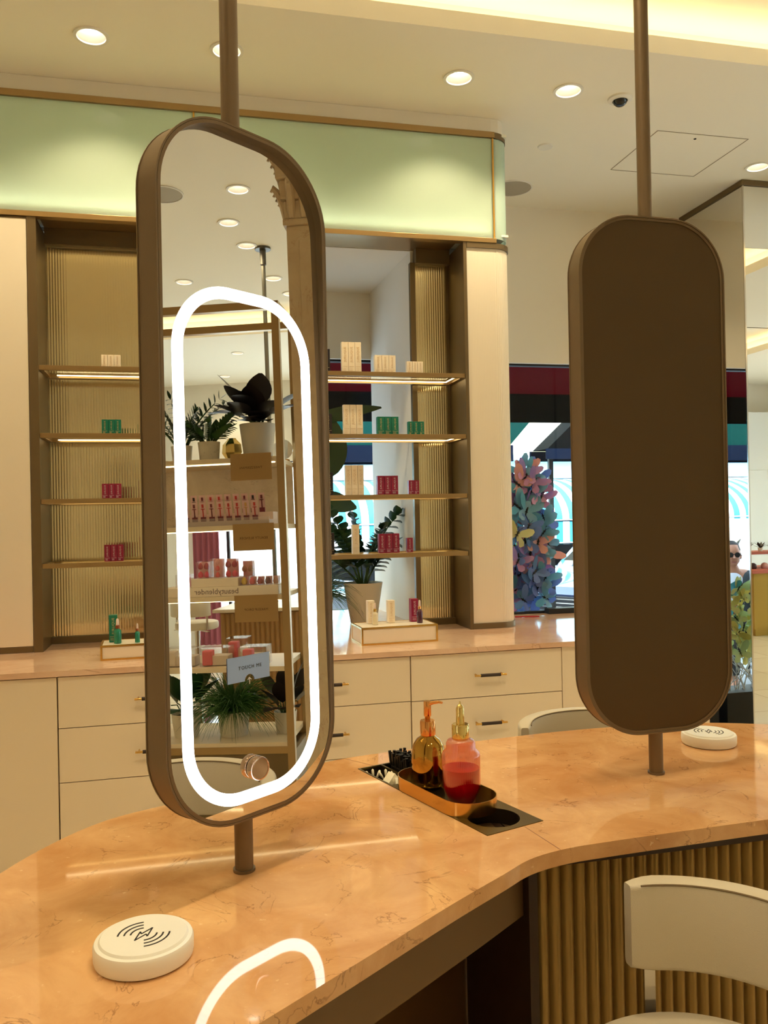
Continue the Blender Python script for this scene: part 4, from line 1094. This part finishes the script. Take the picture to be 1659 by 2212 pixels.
# row 4: clear boxes
z = GSZ[3]
for i, (y, w, h, mm, lab) in enumerate(((.11, .15, .085, M_WH, 'pale clear-lidded box at the left of the lower shelf'), (.275, .135, .085, M_CORAL, 'clear box with a coral pink panel, nearest the touch notice'),
                                       (.345, .10, .11, M_CORAL, 'taller clear box with pink insert standing behind the touch notice'), (.46, .125, .085, M_CORAL, 'clear box with pink panel at the right of the lower shelf'))):
    t = thing('gift_box', lab, 'box', (2.74+(.13 if i == 2 else 0), y, z), 0, 'clear gift boxes')
    b = new_bm(); box(b, 0, .11, -w/2, w/2, .0005, h, .002); obj('clear_case', b, M_ACRYL, t)
    b = new_bm(); box(b, .02, .10, -w/2+.006, w/2-.006, .003, h*.55, .002); obj('card_insert', b, M_WH, t)
    b = new_bm(); box(b, .006, .06, -w/2+.01, -w/2+.055, .004, h*.85, .006); obj('pouch', b, mm, t)
# row 5: plants
z = GSZ[4]
t = thing('grass_plant', 'bushy fine-leaved green plant in a cream pot low on the reflected shelving', 'plant', (2.86, .325, z)); pot_parts(t, .075, .115, M_POT, .85); grass_plant(t, .135, 1000, .23, 12, M_LEAF2, .05)
t = thing('dark_leaf_plant', 'dark-leaved plant right of the grassy plant on the reflected shelving', 'plant', (2.90, .565, z)); pot_parts(t, .055, .10, M_POT, .8)
broad_plant(t, .10, [(180, 60, .08, .15, .08, .3), (180, 30, .05, .13, .09, .5), (160, 80, .12, .14, .09, .4), (225, 60, .06, .13, .08, .6), (135, 60, .07, .14, .09, .6), (110, 50, .09, .16, .09, .5), (250, 45, .08, .14, .08, .4), (300, 60, .1, .16, .08, .3), (30, 60, .1, .15, .09, .3), (200, 25, .05, .12, .08, .6), (80, 75, .12, .14, .08, .3), (150, 30, .06, .13, .07, .6)], M_LEAF3)
t = thing('shadowed_leaf_plant', 'broad dark green plant left of the grassy plant on the reflected shelving', 'plant', (2.86, .095, z)); pot_parts(t, .07, .11, M_POT, .8)
broad_plant(t, .11, [(180, 60, .1, .18, .09, .3), (180, 25, .06, .15, .1, .6), (130, 70, .09, .16, .1, .6), (225, 65, .08, .16, .1, .6), (110, 55, .09, .18, .09, .5), (80, 35, .06, .16, .08, .6), (250, 45, .08, .16, .08, .4), (300, 60, .1, .16, .08, .3), (30, 60, .1, .17, .09, .3), (200, 25, .05, .14, .08, .6), (150, 72, .12, .16, .08, .3)], M_LEAF)

# fluted stone pilaster with carved capital (right edge of the mirror reflection)
t = thing('stone_pilaster', 'carved stone pilaster with leafy capital at the right edge of the mirror reflection', 'column')
PX, PY, PW = 2.3, .775, .30
b = new_bm(); box(b, PX, PX+PW, PY, PY+PW, .12, 2.66, .004); box(b, PX-.004, PX+PW+.004, PY+.05, PY+PW-.05, .2, 2.6, .004); obj('shaft', b, M_STONE, t)
b = new_bm(); box(b, PX-.03, PX+PW+.03, PY-.03, PY+PW+.03, 0, .10, .006); box(b, PX-.015, PX+PW+.015, PY-.015, PY+PW+.015, .10, .13, .006); obj('pilaster_base', b, M_STONE, t)
b = new_bm()
box(b, PX-.012, PX+PW+.012, PY-.012, PY+PW+.012, 2.66, 2.685, .004)
for k in range(4):
    e = .005+.014*k; box(b, PX-e, PX+PW+e, PY-e, PY+PW+e, 2.685+.08*k, 2.765+.08*k, .006)
box(b, PX-.09, PX+PW+.09, PY-.09, PY+PW+.09, 3.06, 3.12, .01); box(b, PX-.07, PX+PW+.07, PY-.07, PY+PW+.07, 3.12, ZC, .01)
for tier, (zz, hh, nn) in enumerate(((2.69, .14, 6), (2.80, .16, 5), (2.93, .13, 4))):
    for i in range(nn):
        f = (i+.5)/nn*(PW+.02*tier)-.01*tier
        for (bx_, by_, dx, dy) in ((PX-.008*tier, PY+f, -1, 0), (PX+f, PY-.008*tier, 0, -1), (PX+PW+.008*tier, PY+f, 1, 0)):
            p = Vector((bx_, by_, zz)); pts = [p, p+Vector((dx*.012, dy*.012, hh*.45)), p+Vector((dx*.03, dy*.03, hh*.8)), p+Vector((dx*.055, dy*.055, hh)), p+Vector((dx*.062, dy*.062, hh*.88))]
            tube(b, pts, .014, 6, radii=[.015, .018, .017, .013, .006])
obj('capital', b, M_STONE, t)

# second vanity further back with its ceiling pole
t = thing('fluted_display_counter', 'fluted wooden display counter behind the shelving in the mirror', 'counter')
M_WOOD = mat('golden_wood', (168, 128, 78), .5)
b = new_bm(); box(b, 4.16, 5.0, -.10, .72, 0, .93); obj('counter_body', b, M_WOOD, t)
b = new_bm()
for i in range(26):
    y = -.084+.0315*i
    row = [(4.16-sin(pi*k/6)*.012, y-.0155+.031*k/6) for k in range(7)]
    lo = [b.verts.new((q[0], q[1], .03)) for q in row]; hi = [b.verts.new((q[0], q[1], .92)) for q in row]
    for k in range(6): b.faces.new((lo[k], lo[k+1], hi[k+1], hi[k]))
obj('fluted_front', b, M_WOOD, t, True, sharp=70)
b = new_bm(); box(b, 4.12, 5.04, -.14, .76, .93, .95, .001); obj('counter_top', b, M_BEIGEM, t)
t = thing('ceiling_pole', 'thin grey metal pole with a collar running up to the ceiling in the mirror', 'pole', (4.60, .165, .95))
b = new_bm(); cyl(b, 0, 0, 0.0005, ZC-.95-.10, .0145, 20); obj('pole', b, mat('grey_metal', (128, 124, 112), .35, .8), t, True)
b = new_bm(); cyl(b, 0, 0, ZC-.95-.12, ZC-.95-.015, .021, 20); cyl(b, 0, 0, ZC-.95-.015, ZC-.95, .055, 28); obj('pole_collar', b, mat('grey_metal_dark', (96, 92, 84), .4, .8), t, True)

# far wall window dressing
t = tag(obj('curtain', (lambda b: (prism(b, [(9.33+.018*sin(k*.9), -1.93+k*.0105) for k in range(33)]+[(9.36+.018*sin(k*.9), -1.93+k*.0105) for k in range(32, -1, -1)], .05, 2.3), b)[1])(new_bm()), mat('dusty_red_fabric', (150, 78, 88), .8), None, True), 'dusty red pleated curtain in the far window seen in the mirror', 'curtain')

# merchandise table reflected in the mirrored column
t = thing('merchandise_table', 'gold-fronted display table with red trays reflected at the right edge in the mirrored column', 'table')
b = new_bm(); box(b, 6.06, 7.9, .04, .64, .08, .70); box(b, 6.10, 7.86, .08, .60, 0, .08); obj('table_body', b, mat('gold_front', (176, 140, 60), .35, .5), t)
b = new_bm(); box(b, 6.02, 7.94, .0, .68, .70, .74, .002); obj('table_top', b, mat('terracotta_top', (186, 96, 76), .5), t)
b = new_bm(); box(b, 6.12, 7.8, .2, .5, .90, .93, .002); obj('upper_tray', b, MATS['terracotta_top'], t)
b = new_bm()
for x in (6.16, 6.9, 7.7): box(b, x, x+.02, .3, .32, .74, .90)
obj('tray_support', b, M_BRASS, t)
random.seed(11)
NAMES = ['far left', 'left', 'left of centre', 'centre', 'right of centre', 'right', 'far right']
for i in range(7):
    x = 6.16+i*.16
    t = thing('succulent', 'small dark succulent on the red tray, %s of its row' % NAMES[i], 'plant', (x, .42, .9305), 0, 'succulents on the red tray')
    b = new_bm(); potm(b, .028, .04); obj('pot', b, M_WH, t, True)
    f = new_bm()
    for k in range(9): leaf(f, (0, 0, .035), (cos(k*.7), sin(k*.7), random.uniform(.4, 1.4)), .09, .03, .2, .2, 4)
    obj('foliage', f, M_LEAF3, t, True)
for i in range(7):
    b = new_bm(); lathe(b, [(0, .0004), (.035, .0004), (.042, .02), (.036, .05), (.018, .065), (0, .068)], 20, (6.16+i*.15, .50, .74))
    tag(obj('cosmetic_jar', b, mat('jar_pink', (206, 150, 140), .3) if i % 2 else mat('jar_dark', (60, 30, 34), .3), None, True), 'small round %s jar under the red tray, %s of its row' % ('pink' if i % 2 else 'dark', NAMES[i]), 'jar', 'jars under the red tray')
t = thing('wall_cupboard', 'plain white wall of cupboards reflected in the mirrored column', 'cupboard')
M_WCB = mat('white_cupboard', (226, 228, 224), .5)
b = new_bm(); box(b, 6.6, 9.4, -2.885, -2.5, 0, 2.9); obj('cupboard_body', b, M_WCB, t)
for i in range(4):
    x = 6.61+i*.7; b = new_bm(); box(b, x, x+.69, -2.5, -2.482, .9, 2.0, .002); d = obj('cupboard_door', b, M_WCB, t)
    b = new_bm(); box(b, x+.03, x+.042, -2.482, -2.46, 1.3, 1.5); obj('cupboard_handle', b, M_CHROME, d)

# ------------------------------------------------------------------ window display of butterflies
WING = [iridescent('wing_blue', (132, 176, 214), (160, 178, 230), .62), iridescent('wing_teal', (120, 196, 212), (178, 214, 230), .62), iridescent('wing_violet', (160, 140, 210), (224, 168, 200), .45),
        iridescent('wing_coral', (236, 176, 184), (240, 190, 176), .4), iridescent('wing_yellow', (236, 232, 160), (246, 240, 190), .5), iridescent('wing_mint', (204, 232, 206), (232, 238, 196), .5)]
def butterfly(wm):
    t = thing('butterfly', 'paper butterfly', 'butterfly ornament')
    for s in (-1, 1):
        b = new_bm()
        M = Matrix.Rotation(radians(-24*s), 4, 'Z')
        up = [(0, .002), (.012, .022), (.034, .044), (.054, .052), (.064, .046), (.062, .030), (.046, .010), (.020, -.004), (0, -.004)]
        lo = [(0, -.003), (.022, -.004), (.042, -.012), (.048, -.026), (.038, -.040), (.022, -.040), (.008, -.022), (0, -.010)]
        for poly in (up, lo):
            pp_ = [(s*p[0], p[1]) for p in poly]
            prism(b, pp_ if s > 0 else pp_[::-1], -.0004, .0004, M=M @ Matrix.Rotation(pi/2, 4, 'X'))
        obj('wing', b, wm, t)
    b = new_bm(); tube(b, [(0, -.002, -.022), (0, -.004, -.004), (0, -.004, .012), (0, -.002, .018)], .003, 6, radii=[.001, .003, .0035, .002])
    for s in (-1, 1):
        tube(b, [(0, -.003, .016), (s*.010, -.004, .034)], .0008, 4); tube(b, [(0, -.003, .002), (s*.024, -.003, .026)], .0011, 4); tube(b, [(0, -.003, -.002), (s*.024, -.003, -.020)], .0011, 4)
    obj('insect_body', b, M_BLACKM, t); return t
protos = {}
def place_bf(k, x, y, z, rot, s, label, grp):
    if k not in protos: protos[k] = butterfly(WING[k]); q = protos[k]; q['label'] = label; q['group'] = grp; q.location = (x, y, z)
    else: q = dup(protos[k], (x, y, z), None, label, grp)
    q.rotation_euler = rot; q.scale = (s, s, s)
random.seed(21)
CNAME = ['slate blue', 'teal', 'violet', 'coral pink', 'yellow', 'mint green']
n_ = 0
for i in range(15):
    for j in range(5):
        z = .93+i*.052; f = i/14
        half = (.10 if f < .6 else .10-.035*(f-.6)/.4)+.025*sin(i*1.7)
        x = 1.900+(j-2)/2*half+random.uniform(-.02, .02)+(.02 if i in (6, 7) else 0)
        k = random.choices(range(6), (12, 8, 5, 3, 2, 0))[0]
        place_bf(k, x, 4.52+random.uniform(-.05, .05), z+random.uniform(-.02, .02), (random.uniform(-.3, .3), random.uniform(-1.2, 1.2), random.uniform(-.5, .5)), random.uniform(1.2, 1.75),
                 '%s translucent paper butterfly in the tall window cluster by the rounded end' % CNAME[k], '%s butterflies in the tall window cluster' % CNAME[k])
for i in range(8):
    for j in range(5):
        k = random.choices(range(6), (1, 2, 0, 1, 4, 8))[0]
        place_bf(k, 3.06+(j-2)*.055+random.uniform(-.015, .015), 4.68+random.uniform(-.05, .05), .50+i*.058+random.uniform(-.02, .02), (random.uniform(-.4, .4), random.uniform(-.9, .9), random.uniform(-.8, .8)), random.uniform(.9, 1.35),
                 '%s paper butterfly in the low window cluster reflected in the mirrored column' % CNAME[k], '%s butterflies in the low window cluster' % CNAME[k])
t = thing('butterfly_stand', 'thin dark wire stand carrying the tall butterfly cluster', 'display stand', (1.93, 4.60, .0))
b = new_bm(); box(b, -.28, .38, -.10, .02, 0, .79); obj('stand_plinth', b, mat('charcoal_plinth', (60, 64, 72), .6), t)
b = new_bm(); tube(b, [(0, 0, .79), (.02, 0, 1.2), (-.01, 0, 1.66)], .006, 8); 
for k in range(8): tube(b, [(0, 0, .9+k*.09), (.12*(-1)**k, -.02, .95+k*.09)], .003, 6)
obj('stand_wire', b, M_BLACKM, t)
b = new_bm(); box(b, 1.66, 2.12, 4.365, 4.40, .80, .872); box(b, 1.93, 2.12, 4.30, 4.364, ZB+.0005, ZB+.03, .002); tag(obj('window_rail', b, M_BLACKM), 'low black rail along the back edge of the marble ledge by the butterflies', 'rail')
t = thing('butterfly_wire_stand', 'white wire branch stand under the low butterfly cluster seen in the mirrored column', 'display stand', (3.02, 4.74, 0))
b = new_bm(); box(b, -.22, .20, -.10, .10, 0.001, .26); obj('stand_plinth', b, M_BLACKM, t)
b = new_bm(); random.seed(2)
for k in range(26):
    a = random.uniform(-.15, .15); c = random.uniform(-.16, .16); tube(b, [(a, random.uniform(-.05, .05), .262), (c, random.uniform(-.05, .05), random.uniform(.45, .56))], .003, 5)
obj('stand_wire', b, mat('white_wire', (220, 226, 230), .5), t)
b = new_bm(); M_PEN = mat('red_pencil_paint', (186, 30, 30), .4); tube(b, [(1.70, 4.23, ZB+.0048), (1.83, 4.205, ZB+.0048)], .004, 6); tag(obj('pencil', b, M_PEN), 'red pencil lying on the marble ledge by the window', 'pencil')

# ------------------------------------------------------------------ the street outside
b = new_bm(); box(b, -14, 26, 5.14, 15, -.30, -.12); struct('street_ground', b, mat('asphalt', (150, 152, 156), .8))
b = new_bm(); box(b, 9.64, 26, -14, 5.10, -.30, -.12); struct('pavement_ground', b, mat('pale_paving', (196, 196, 192), .8))
t = thing('shop_building', 'cream brick shop building across the street with striped awnings', 'building')
b = new_bm(); box(b, -14, 26, 13.0, 15, 1.98, 9); obj('brick_wall', b, brick('cream_brick', (232, 214, 166), (246, 234, 196), (236, 230, 214), 3.2), t)
b = new_bm(); box(b, -14, 26, 12.85, 13.0, 1.98, 2.28); box(b, -14, 26, 12.7, 13.0, 2.28, 2.36); obj('cornice', b, mat('pale_blue_trim', (170, 206, 222), .7), t)
b = new_bm(); box(b, -14, 26, 13.0, 13.3, -.12, 1.98); obj('shopfront', b, mat('dark_shopfront', (34, 40, 48), .4), t)
for i in range(14):
    x = -12+i*2.7; b = new_bm(); box(b, x, x+.35, 12.80, 12.999, -.12, 1.98); obj('shopfront_pillar', b, mat('slate_pillar', (62, 78, 92), .6), t)
    b = new_bm(); box(b, x+.9, x+2.0, 12.93, 12.999, 3.3, 5.6); obj('upper_window', b, mat('sky_window', (196, 222, 236), .15), t)
M_STR = stripes('teal_white_stripes', (54, 160, 176), (244, 250, 252), .21, 0)
def barrel(x0, x1, label):
    t = thing('striped_awning', label, 'awning', (x0, 12.6, 0), 0, 'striped shop awnings across the street')
    b = new_bm(); n = 12; rows = []
    for k in range(n+1):
        a = radians(90*k/n); rows.append((-1.5*sin(a)+.15, 1.30+.64*cos(a)))
    rows.append((-1.35, .95))
    for (y0, z0), (y1, z1) in zip(rows, rows[1:]):
        b.faces.new([b.verts.new(p) for p in ((0, y0, z0), (x1-x0, y0, z0), (x1-x0, y1, z1), (0, y1, z1))])
    bmesh.ops.remove_doubles(b, verts=b.verts, dist=.0005); bmesh.ops.solidify(b, geom=b.faces[:], thickness=.02)
    obj('awning_canopy', b, M_STR, t, True)
    b = new_bm()
    for y, z in ((-1.36, 1.30), (-1.36, .97)): tube(b, [(0, y-.02, z), (x1-x0, y-.02, z)], .012, 6)
    for x in (.05, x1-x0-.05): tube(b, [(x, -1.36, .97), (x, .15, 1.2)], .015, 6)
    obj('awning_frame', b, M_CHROME, t)
barrel(-3.2, 1.2, 'teal and white striped awning at far left across the street'); barrel(1.35, 4.4, 'teal and white striped awning seen through the open shelves'); barrel(4.55, 9.2, 'teal and white curved awning across the street by the butterflies'); barrel(9.4, 14, 'teal and white striped awning at far right across the street')

# our own canopy and the neighbours' awnings
t = thing('shop_canopy', 'burgundy canopy over the shop window with a black valance', 'awning')
b = new_bm(); M = Matrix(((1, 0, 0, 0), (0, 1, 0, 0), (0, 0, 1, 0), (0, 0, 0, 1)))
vs = [b.verts.new(p) for p in ((-2, 5.14, 2.60), (8.8, 5.14, 2.60), (8.8, 6.05, 2.345), (-2, 6.05, 2.345))]; b.faces.new(vs); bmesh.ops.solidify(b, geom=b.faces[:], thickness=.012); obj('canopy_cloth', b, M_RED, t)
b = new_bm(); box(b, -2, 8.8, 6.04, 6.06, 2.125, 2.345); obj('valance', b, M_BLACK, t)
b = new_bm()
for x in (-1.9, 3.75, 8.7): tube(b, [(x, 5.14, 2.2), (x, 6.0, 2.34)], .012, 8)
obj('canopy_arm', b, M_BLACKM, t)
def parasol(x0, x1, y, zt, zm, zb, slope, m1, m2, label):
    t = thing('street_awning', label, 'awning', (0, y, 0), 0, 'dark street awnings')
    b = new_bm(); M = MY()
    prism(b, [(x0, zm), (x1, zm), (x1+slope, zt), (x0+slope, zt)], -.35, 0, M=M); obj('awning_roof', b, m1, t)
    b = new_bm(); box(b, x0-.02, x1+.02, -.02, 0, zb, zm-.001); box(b, x0-.02, x1+.02, .35, .37, zb, zm-.001); obj('awning_valance', b, m2, t)
    b = new_bm()
    for x in (x0+.1, x1-.1): box(b, x-.02, x+.02, .15, .19, -.12, zm)
    obj('awning_post', b, M_BLACKM, t)
parasol(-.6, 2.80, 7.0, 2.40, 2.03, 1.885, .34, M_GREEN, M_NAVY, 'bottle green street awning seen through the open shelves')
parasol(3.16, 5.6, 7.0, 2.40, 2.0, 1.905, .44, M_BLACK, M_NAVY, 'black street awning seen just left of the right mirror')

def car(x, y, rz, m, label, plate=None):
    t = thing('car', label, 'car', (x, y, -.12), rz)
    secs = [(0, .30, .62, .74), (.08, .24, .70, .84), (.5, .22, .78, .88), (1.15, .22, .86, .90), (1.75, .22, 1.30, .74), (2.2, .22, 1.42, .68), (3.1, .22, 1.40, .68), (3.8, .22, 1.05, .84), (4.25, .24, .92, .86), (4.4, .34, .80, .78)]
    b = new_bm(); rows = []
    for (yy, z0, z1, w) in secs:
        cab = z1 > 1.0; wb = .88 if 0.05 < yy < 4.3 else w
        rows.append([b.verts.new(p) for p in ((-wb, yy, z0), (-wb-.01, yy, min(z1, .62)), (-wb+.03, yy, min(z1, .86)), (-w+.03 if cab else -w+.08, yy, z1-.03), (-w+.2, yy, z1), (w-.2, yy, z1), (w-.03 if cab else w-.08, yy, z1-.03), (wb-.03, yy, min(z1, .86)), (wb+.01, yy, min(z1, .62)), (wb, yy, z0))])
    for a, c in zip(rows, rows[1:]):
        for k in range(10): b.faces.new((a[k], a[(k+1) % 10], c[(k+1) % 10], c[k]))
    b.faces.new(rows[0]); b.faces.new(rows[-1][::-1]); bmesh.ops.remove_doubles(b, verts=b.verts, dist=.001)
    obj('car_body', b, m, t, True, sharp=28)
    gm = mat('car_glass', (20, 26, 32), .05)
    b = new_bm(); b.faces.new([b.verts.new(p) for p in ((-.72, 1.20, .925), (.72, 1.20, .925), (.58, 1.78, 1.30), (-.58, 1.78, 1.30))]); bmesh.ops.solidify(b, geom=b.faces[:], thickness=-.02); obj('windscreen', b, gm, t)
    b = new_bm()
    for s in (-1, 1):
        b.faces.new([b.verts.new(p) for p in ((s*.80, 1.45, .92), (s*.80, 3.5, .92), (s*.69, 3.1, 1.34), (s*.69, 2.0, 1.34))])
    bmesh.ops.solidify(b, geom=b.faces[:], thickness=.03); obj('side_window', b, gm, t)
    b = new_bm(); box(b, -.46, .46, -.02, .03, .36, .60, .01); gr = obj('grille', b, M_BLACKM, t)
    b = new_bm()
    for k in range(5): box(b, -.44, .44, -.03, -.018, .385+k*.045, .397+k*.045)
    obj('grille_bar', b, M_CHROME, gr)
    for s in (-1, 1):
        b = new_bm(); box(b, s*.66-.15, s*.66+.15, -.01, .12, .55, .69, .03); obj('headlight', b, mat('headlight_glass', (230, 240, 250), .05), t)
    b = new_bm(); box(b, -.26, .26, -.045, -.031, .28, .375); p_ = obj('number_plate', b, mat('plate_white', (245, 248, 250), .4), t)
    if plate: text('lettering', plate, .085, p_, (0, -.047, .327), (pi/2, 0, 0), M_INK, .001, 1.0)
    for s in (-1, 1):
        for yy in (.78, 3.45):
            b = new_bm(); lathe(b, [(0, -.09), (.22, -.09), (.32, -.075), (.325, 0), (.32, .09), (0, .09)], 28, M=Matrix.Translation((s*.82, yy, .325)) @ Matrix.Rotation(pi/2, 4, 'Y')); obj('wheel', b, mat('tyre', (24, 24, 26), .8), t, True)
    return t
car(4.05, 8.6, radians(-56), mat('navy_car_paint', (48, 62, 92), .12, .4, coat=1.), 'dark blue car parked outside, front end beside the butterflies', 'EA IM')
car(2.2, 8.4, radians(75), mat('silver_car_paint', (150, 160, 172), .15, .6, coat=1.), 'silver car in the street seen in the mirrored column', None)
car(15.0, -1.2, radians(-60), MATS['silver_car_paint'], 'pale car outside the far window reflected in the lit mirror', None)
b = new_bm(); box(b, 22, 23, -16, 12, -.12, 7); tag(obj('office_building', b, brick('pale_brick', (214, 200, 170), (228, 216, 190), (220, 214, 204), 2.5)), 'pale brick building beyond the far window in the mirror', 'building')
t = thing('cafe_table', 'small round white cafe table on the far pavement', 'table', (3.2, 11.3, -.12))
b = new_bm(); lathe(b, [(0, .86), (.5, .86), (.5, .89), (0, .89)], 32); obj('table_top', b, M_WH, t, True)
b = new_bm(); cyl(b, 0, 0, 0, .86, .03, 12); cyl(b, 0, 0, 0, .03, .22, 24); obj('table_stem', b, M_BLACKM, t, True)

# ------------------------------------------------------------------ seated man outside (seen in the mirrored column)
def person(x, y, rz):
    t = thing('person', 'man in dark glasses, dark coat and pale shirt seated outside, reflected in the mirrored column', 'person', (x, y, -.12), rz)
    def skin(name, verts, edges, radii, root, m, sub=2):
        me = bpy.data.meshes.new(name); me.from_pydata(verts, edges, []); o = bpy.data.objects.new(name, me); COL.objects.link(o); o.parent = t
        md = o.modifiers.new('s', 'SKIN'); md.use_smooth_shade = True
        for i, r in enumerate(radii):
            me.skin_vertices[0].data[i].radius = (r, r) if not isinstance(r, tuple) else r
            me.skin_vertices[0].data[i].use_root = (i == root)
        o.modifiers.new('d', 'SUBSURF').levels = sub
        o.modifiers['d'].render_levels = sub
        me.materials.append(m); return o
    V = [(0, 0, .52), (0, .01, .68), (0, .02, .86), (0, .02, .99), (0, .02, 1.06), (0, .01, 1.12), (0, 0, 1.19), (0, -.005, 1.26),
         (.11, .0, .50), (.13, -.42, .50), (.13, -.44, .08), (.13, -.54, .03), (-.11, 0, .50), (-.13, -.42, .50), (-.13, -.44, .08), (-.13, -.54, .03),
         (.17, .02, 1.0), (.24, 0, .80), (.17, -.22, .68), (-.17, .02, 1.0), (-.24, 0, .80), (-.17, -.22, .68)]
    E_ = [(0, 1), (1, 2), (2, 3), (3, 4), (4, 5), (5, 6), (6, 7), (0, 8), (8, 9), (9, 10), (10, 11), (0, 12), (12, 13), (13, 14), (14, 15), (3, 16), (16, 17), (17, 18), (3, 19), (19, 20), (20, 21)]
    rad = [.15, (.145, .11), (.165, .115), (.12, .09), .058, .052, (.075, .09), (.06, .07), .085, .07, .05, .045, .085, .07, .05, .045, .062, .052, .038, .062, .052, .038]
    skin('body', V, E_, rad, 0, mat('skin_tone', (176, 124, 98), .55))
    b = new_bm(); lathe(b, [(0, 1.075), (.045, 1.09), (.072, 1.13), (.080, 1.185), (.079, 1.23), (.062, 1.285), (.03, 1.31), (0, 1.315)], 28, sy=1.15)
    tube(b, [(0, -.088, 1.20), (0, -.108, 1.165), (0, -.092, 1.155)], .012, 8, radii=[.008, .014, .010])
    for s in (-1, 1): tube(b, [(s*.078, .0, 1.205), (s*.090, .01, 1.185), (s*.080, .0, 1.155)], .012, 8)
    obj('head', b, MATS['skin_tone'], t, True)
    b = new_bm(); tube(b, [(-.022, -.086, 1.128), (0, -.092, 1.126), (.022, -.086, 1.128)], .005, 6); obj('mouth', b, mat('lip', (150, 84, 78), .5), t, True)
    b = new_bm(); lathe(b, [(.081, 1.20), (.084, 1.24), (.067, 1.294), (.032, 1.322), (0, 1.327)], 28, (0, .010, 0), sy=1.1); obj('hair', b, mat('dark_hair', (40, 32, 28), .7), t, True)
    b = new_bm()
    for s in (-1, 1): lathe(b, [(0, -.003), (.024, -.003), (.024, .003), (0, .003)], 16, M=Matrix.Translation((s*.031, -.094, 1.195)) @ Matrix.Rotation(pi/2, 4, 'X')); tube(b, [(s*.055, -.09, 1.20), (s*.084, 0, 1.205)], .003, 6)
    tube(b, [(-.01, -.098, 1.20), (.01, -.098, 1.20)], .003, 6); obj('glasses', b, M_BLACKM, t)
    skin('shirt', [(0, -.005, .70), (0, .0, .86), (0, .0, .985), (0, .005, 1.04)], [(0, 1), (1, 2), (2, 3)], [(.155, .125), (.165, .13), (.12, .10), .066], 0, mat('pale_shirt', (206, 216, 228), .8))
    skin('coat_side', [(.10, .01, .52), (.10, .01, .84), (.11, .01, .99), (.185, .015, 1.0), (.255, 0, .80), (.19, -.17, .70)], [(0, 1), (1, 2), (2, 3), (3, 4), (4, 5)], [(.11, .15), (.115, .15), .085, .078, .066, .055], 0, mat('dark_coat', (44, 56, 62), .8))
    skin('coat_side', [(-.10, .01, .52), (-.10, .01, .84), (-.11, .01, .99), (-.185, .015, 1.0), (-.255, 0, .80), (-.19, -.17, .70)], [(0, 1), (1, 2), (2, 3), (3, 4), (4, 5)], [(.11, .15), (.115, .15), .085, .078, .066, .055], 0, MATS['dark_coat'])
    skin('trousers', [(0, 0, .50), (.11, 0, .49), (.13, -.42, .50), (.13, -.44, .12), (-.11, 0, .49), (-.13, -.42, .50), (-.13, -.44, .12)], [(0, 1), (1, 2), (2, 3), (0, 4), (4, 5), (5, 6)], [.14, .10, .085, .07, .10, .085, .07], 0, mat('dark_trousers', (36, 38, 44), .8))
    for s in (-1, 1):
        b = new_bm(); c = Vector((s*.155, -.25, .665)); lathe(b, [(0, -.05), (.026, -.04), (.036, 0), (.030, .035), (0, .045)], 14, M=Matrix.Translation(c) @ Matrix.Rotation(radians(90), 4, 'X') @ Matrix.Diagonal((1, .5, 1, 1)))
        for k in range(4): x = c.x+(k-1.5)*.017; L_ = (.035, .045, .042, .032)[k]; tube(b, [(x, c.y-.03, c.z), (x, c.y-.035-L_*.6, c.z-.008), (x, c.y-.035-L_, c.z-.024)], .008, 8, radii=[.009, .008, .006])
        tube(b, [(c.x-s*.03, c.y-.005, c.z), (c.x-s*.048, c.y-.03, c.z-.006), (c.x-s*.046, c.y-.05, c.z-.014)], .009, 8, radii=[.011, .009, .007])
        obj('hand', b, MATS['skin_tone'], t, True)
    return t
pe = person(1.80, 6.55, radians(20)); pe.scale = (.95, .95, .95)
t = thing('cafe_chair', 'dark metal chair under the seated man outside', 'chair', (1.80, 6.55, -.12), radians(20))
b = new_bm(); box(b, -.22, .22, -.25, .22, .37, .395, .004); obj('seat', b, M_BLACKM, t)
b = new_bm(); box(b, -.21, .21, .23, .25, .55, .85, .006); obj('backrest', b, M_BLACKM, t)
for (x_, y_) in ((-.2, -.22), (.2, -.22), (-.2, .22), (.2, .22)):
    b = new_bm(); tube(b, [(x_, y_, 0), (x_, y_, .37)]+([(x_, .24, .56)] if y_ > 0 else []), .012, 8); obj('leg', b, M_BLACKM, t)
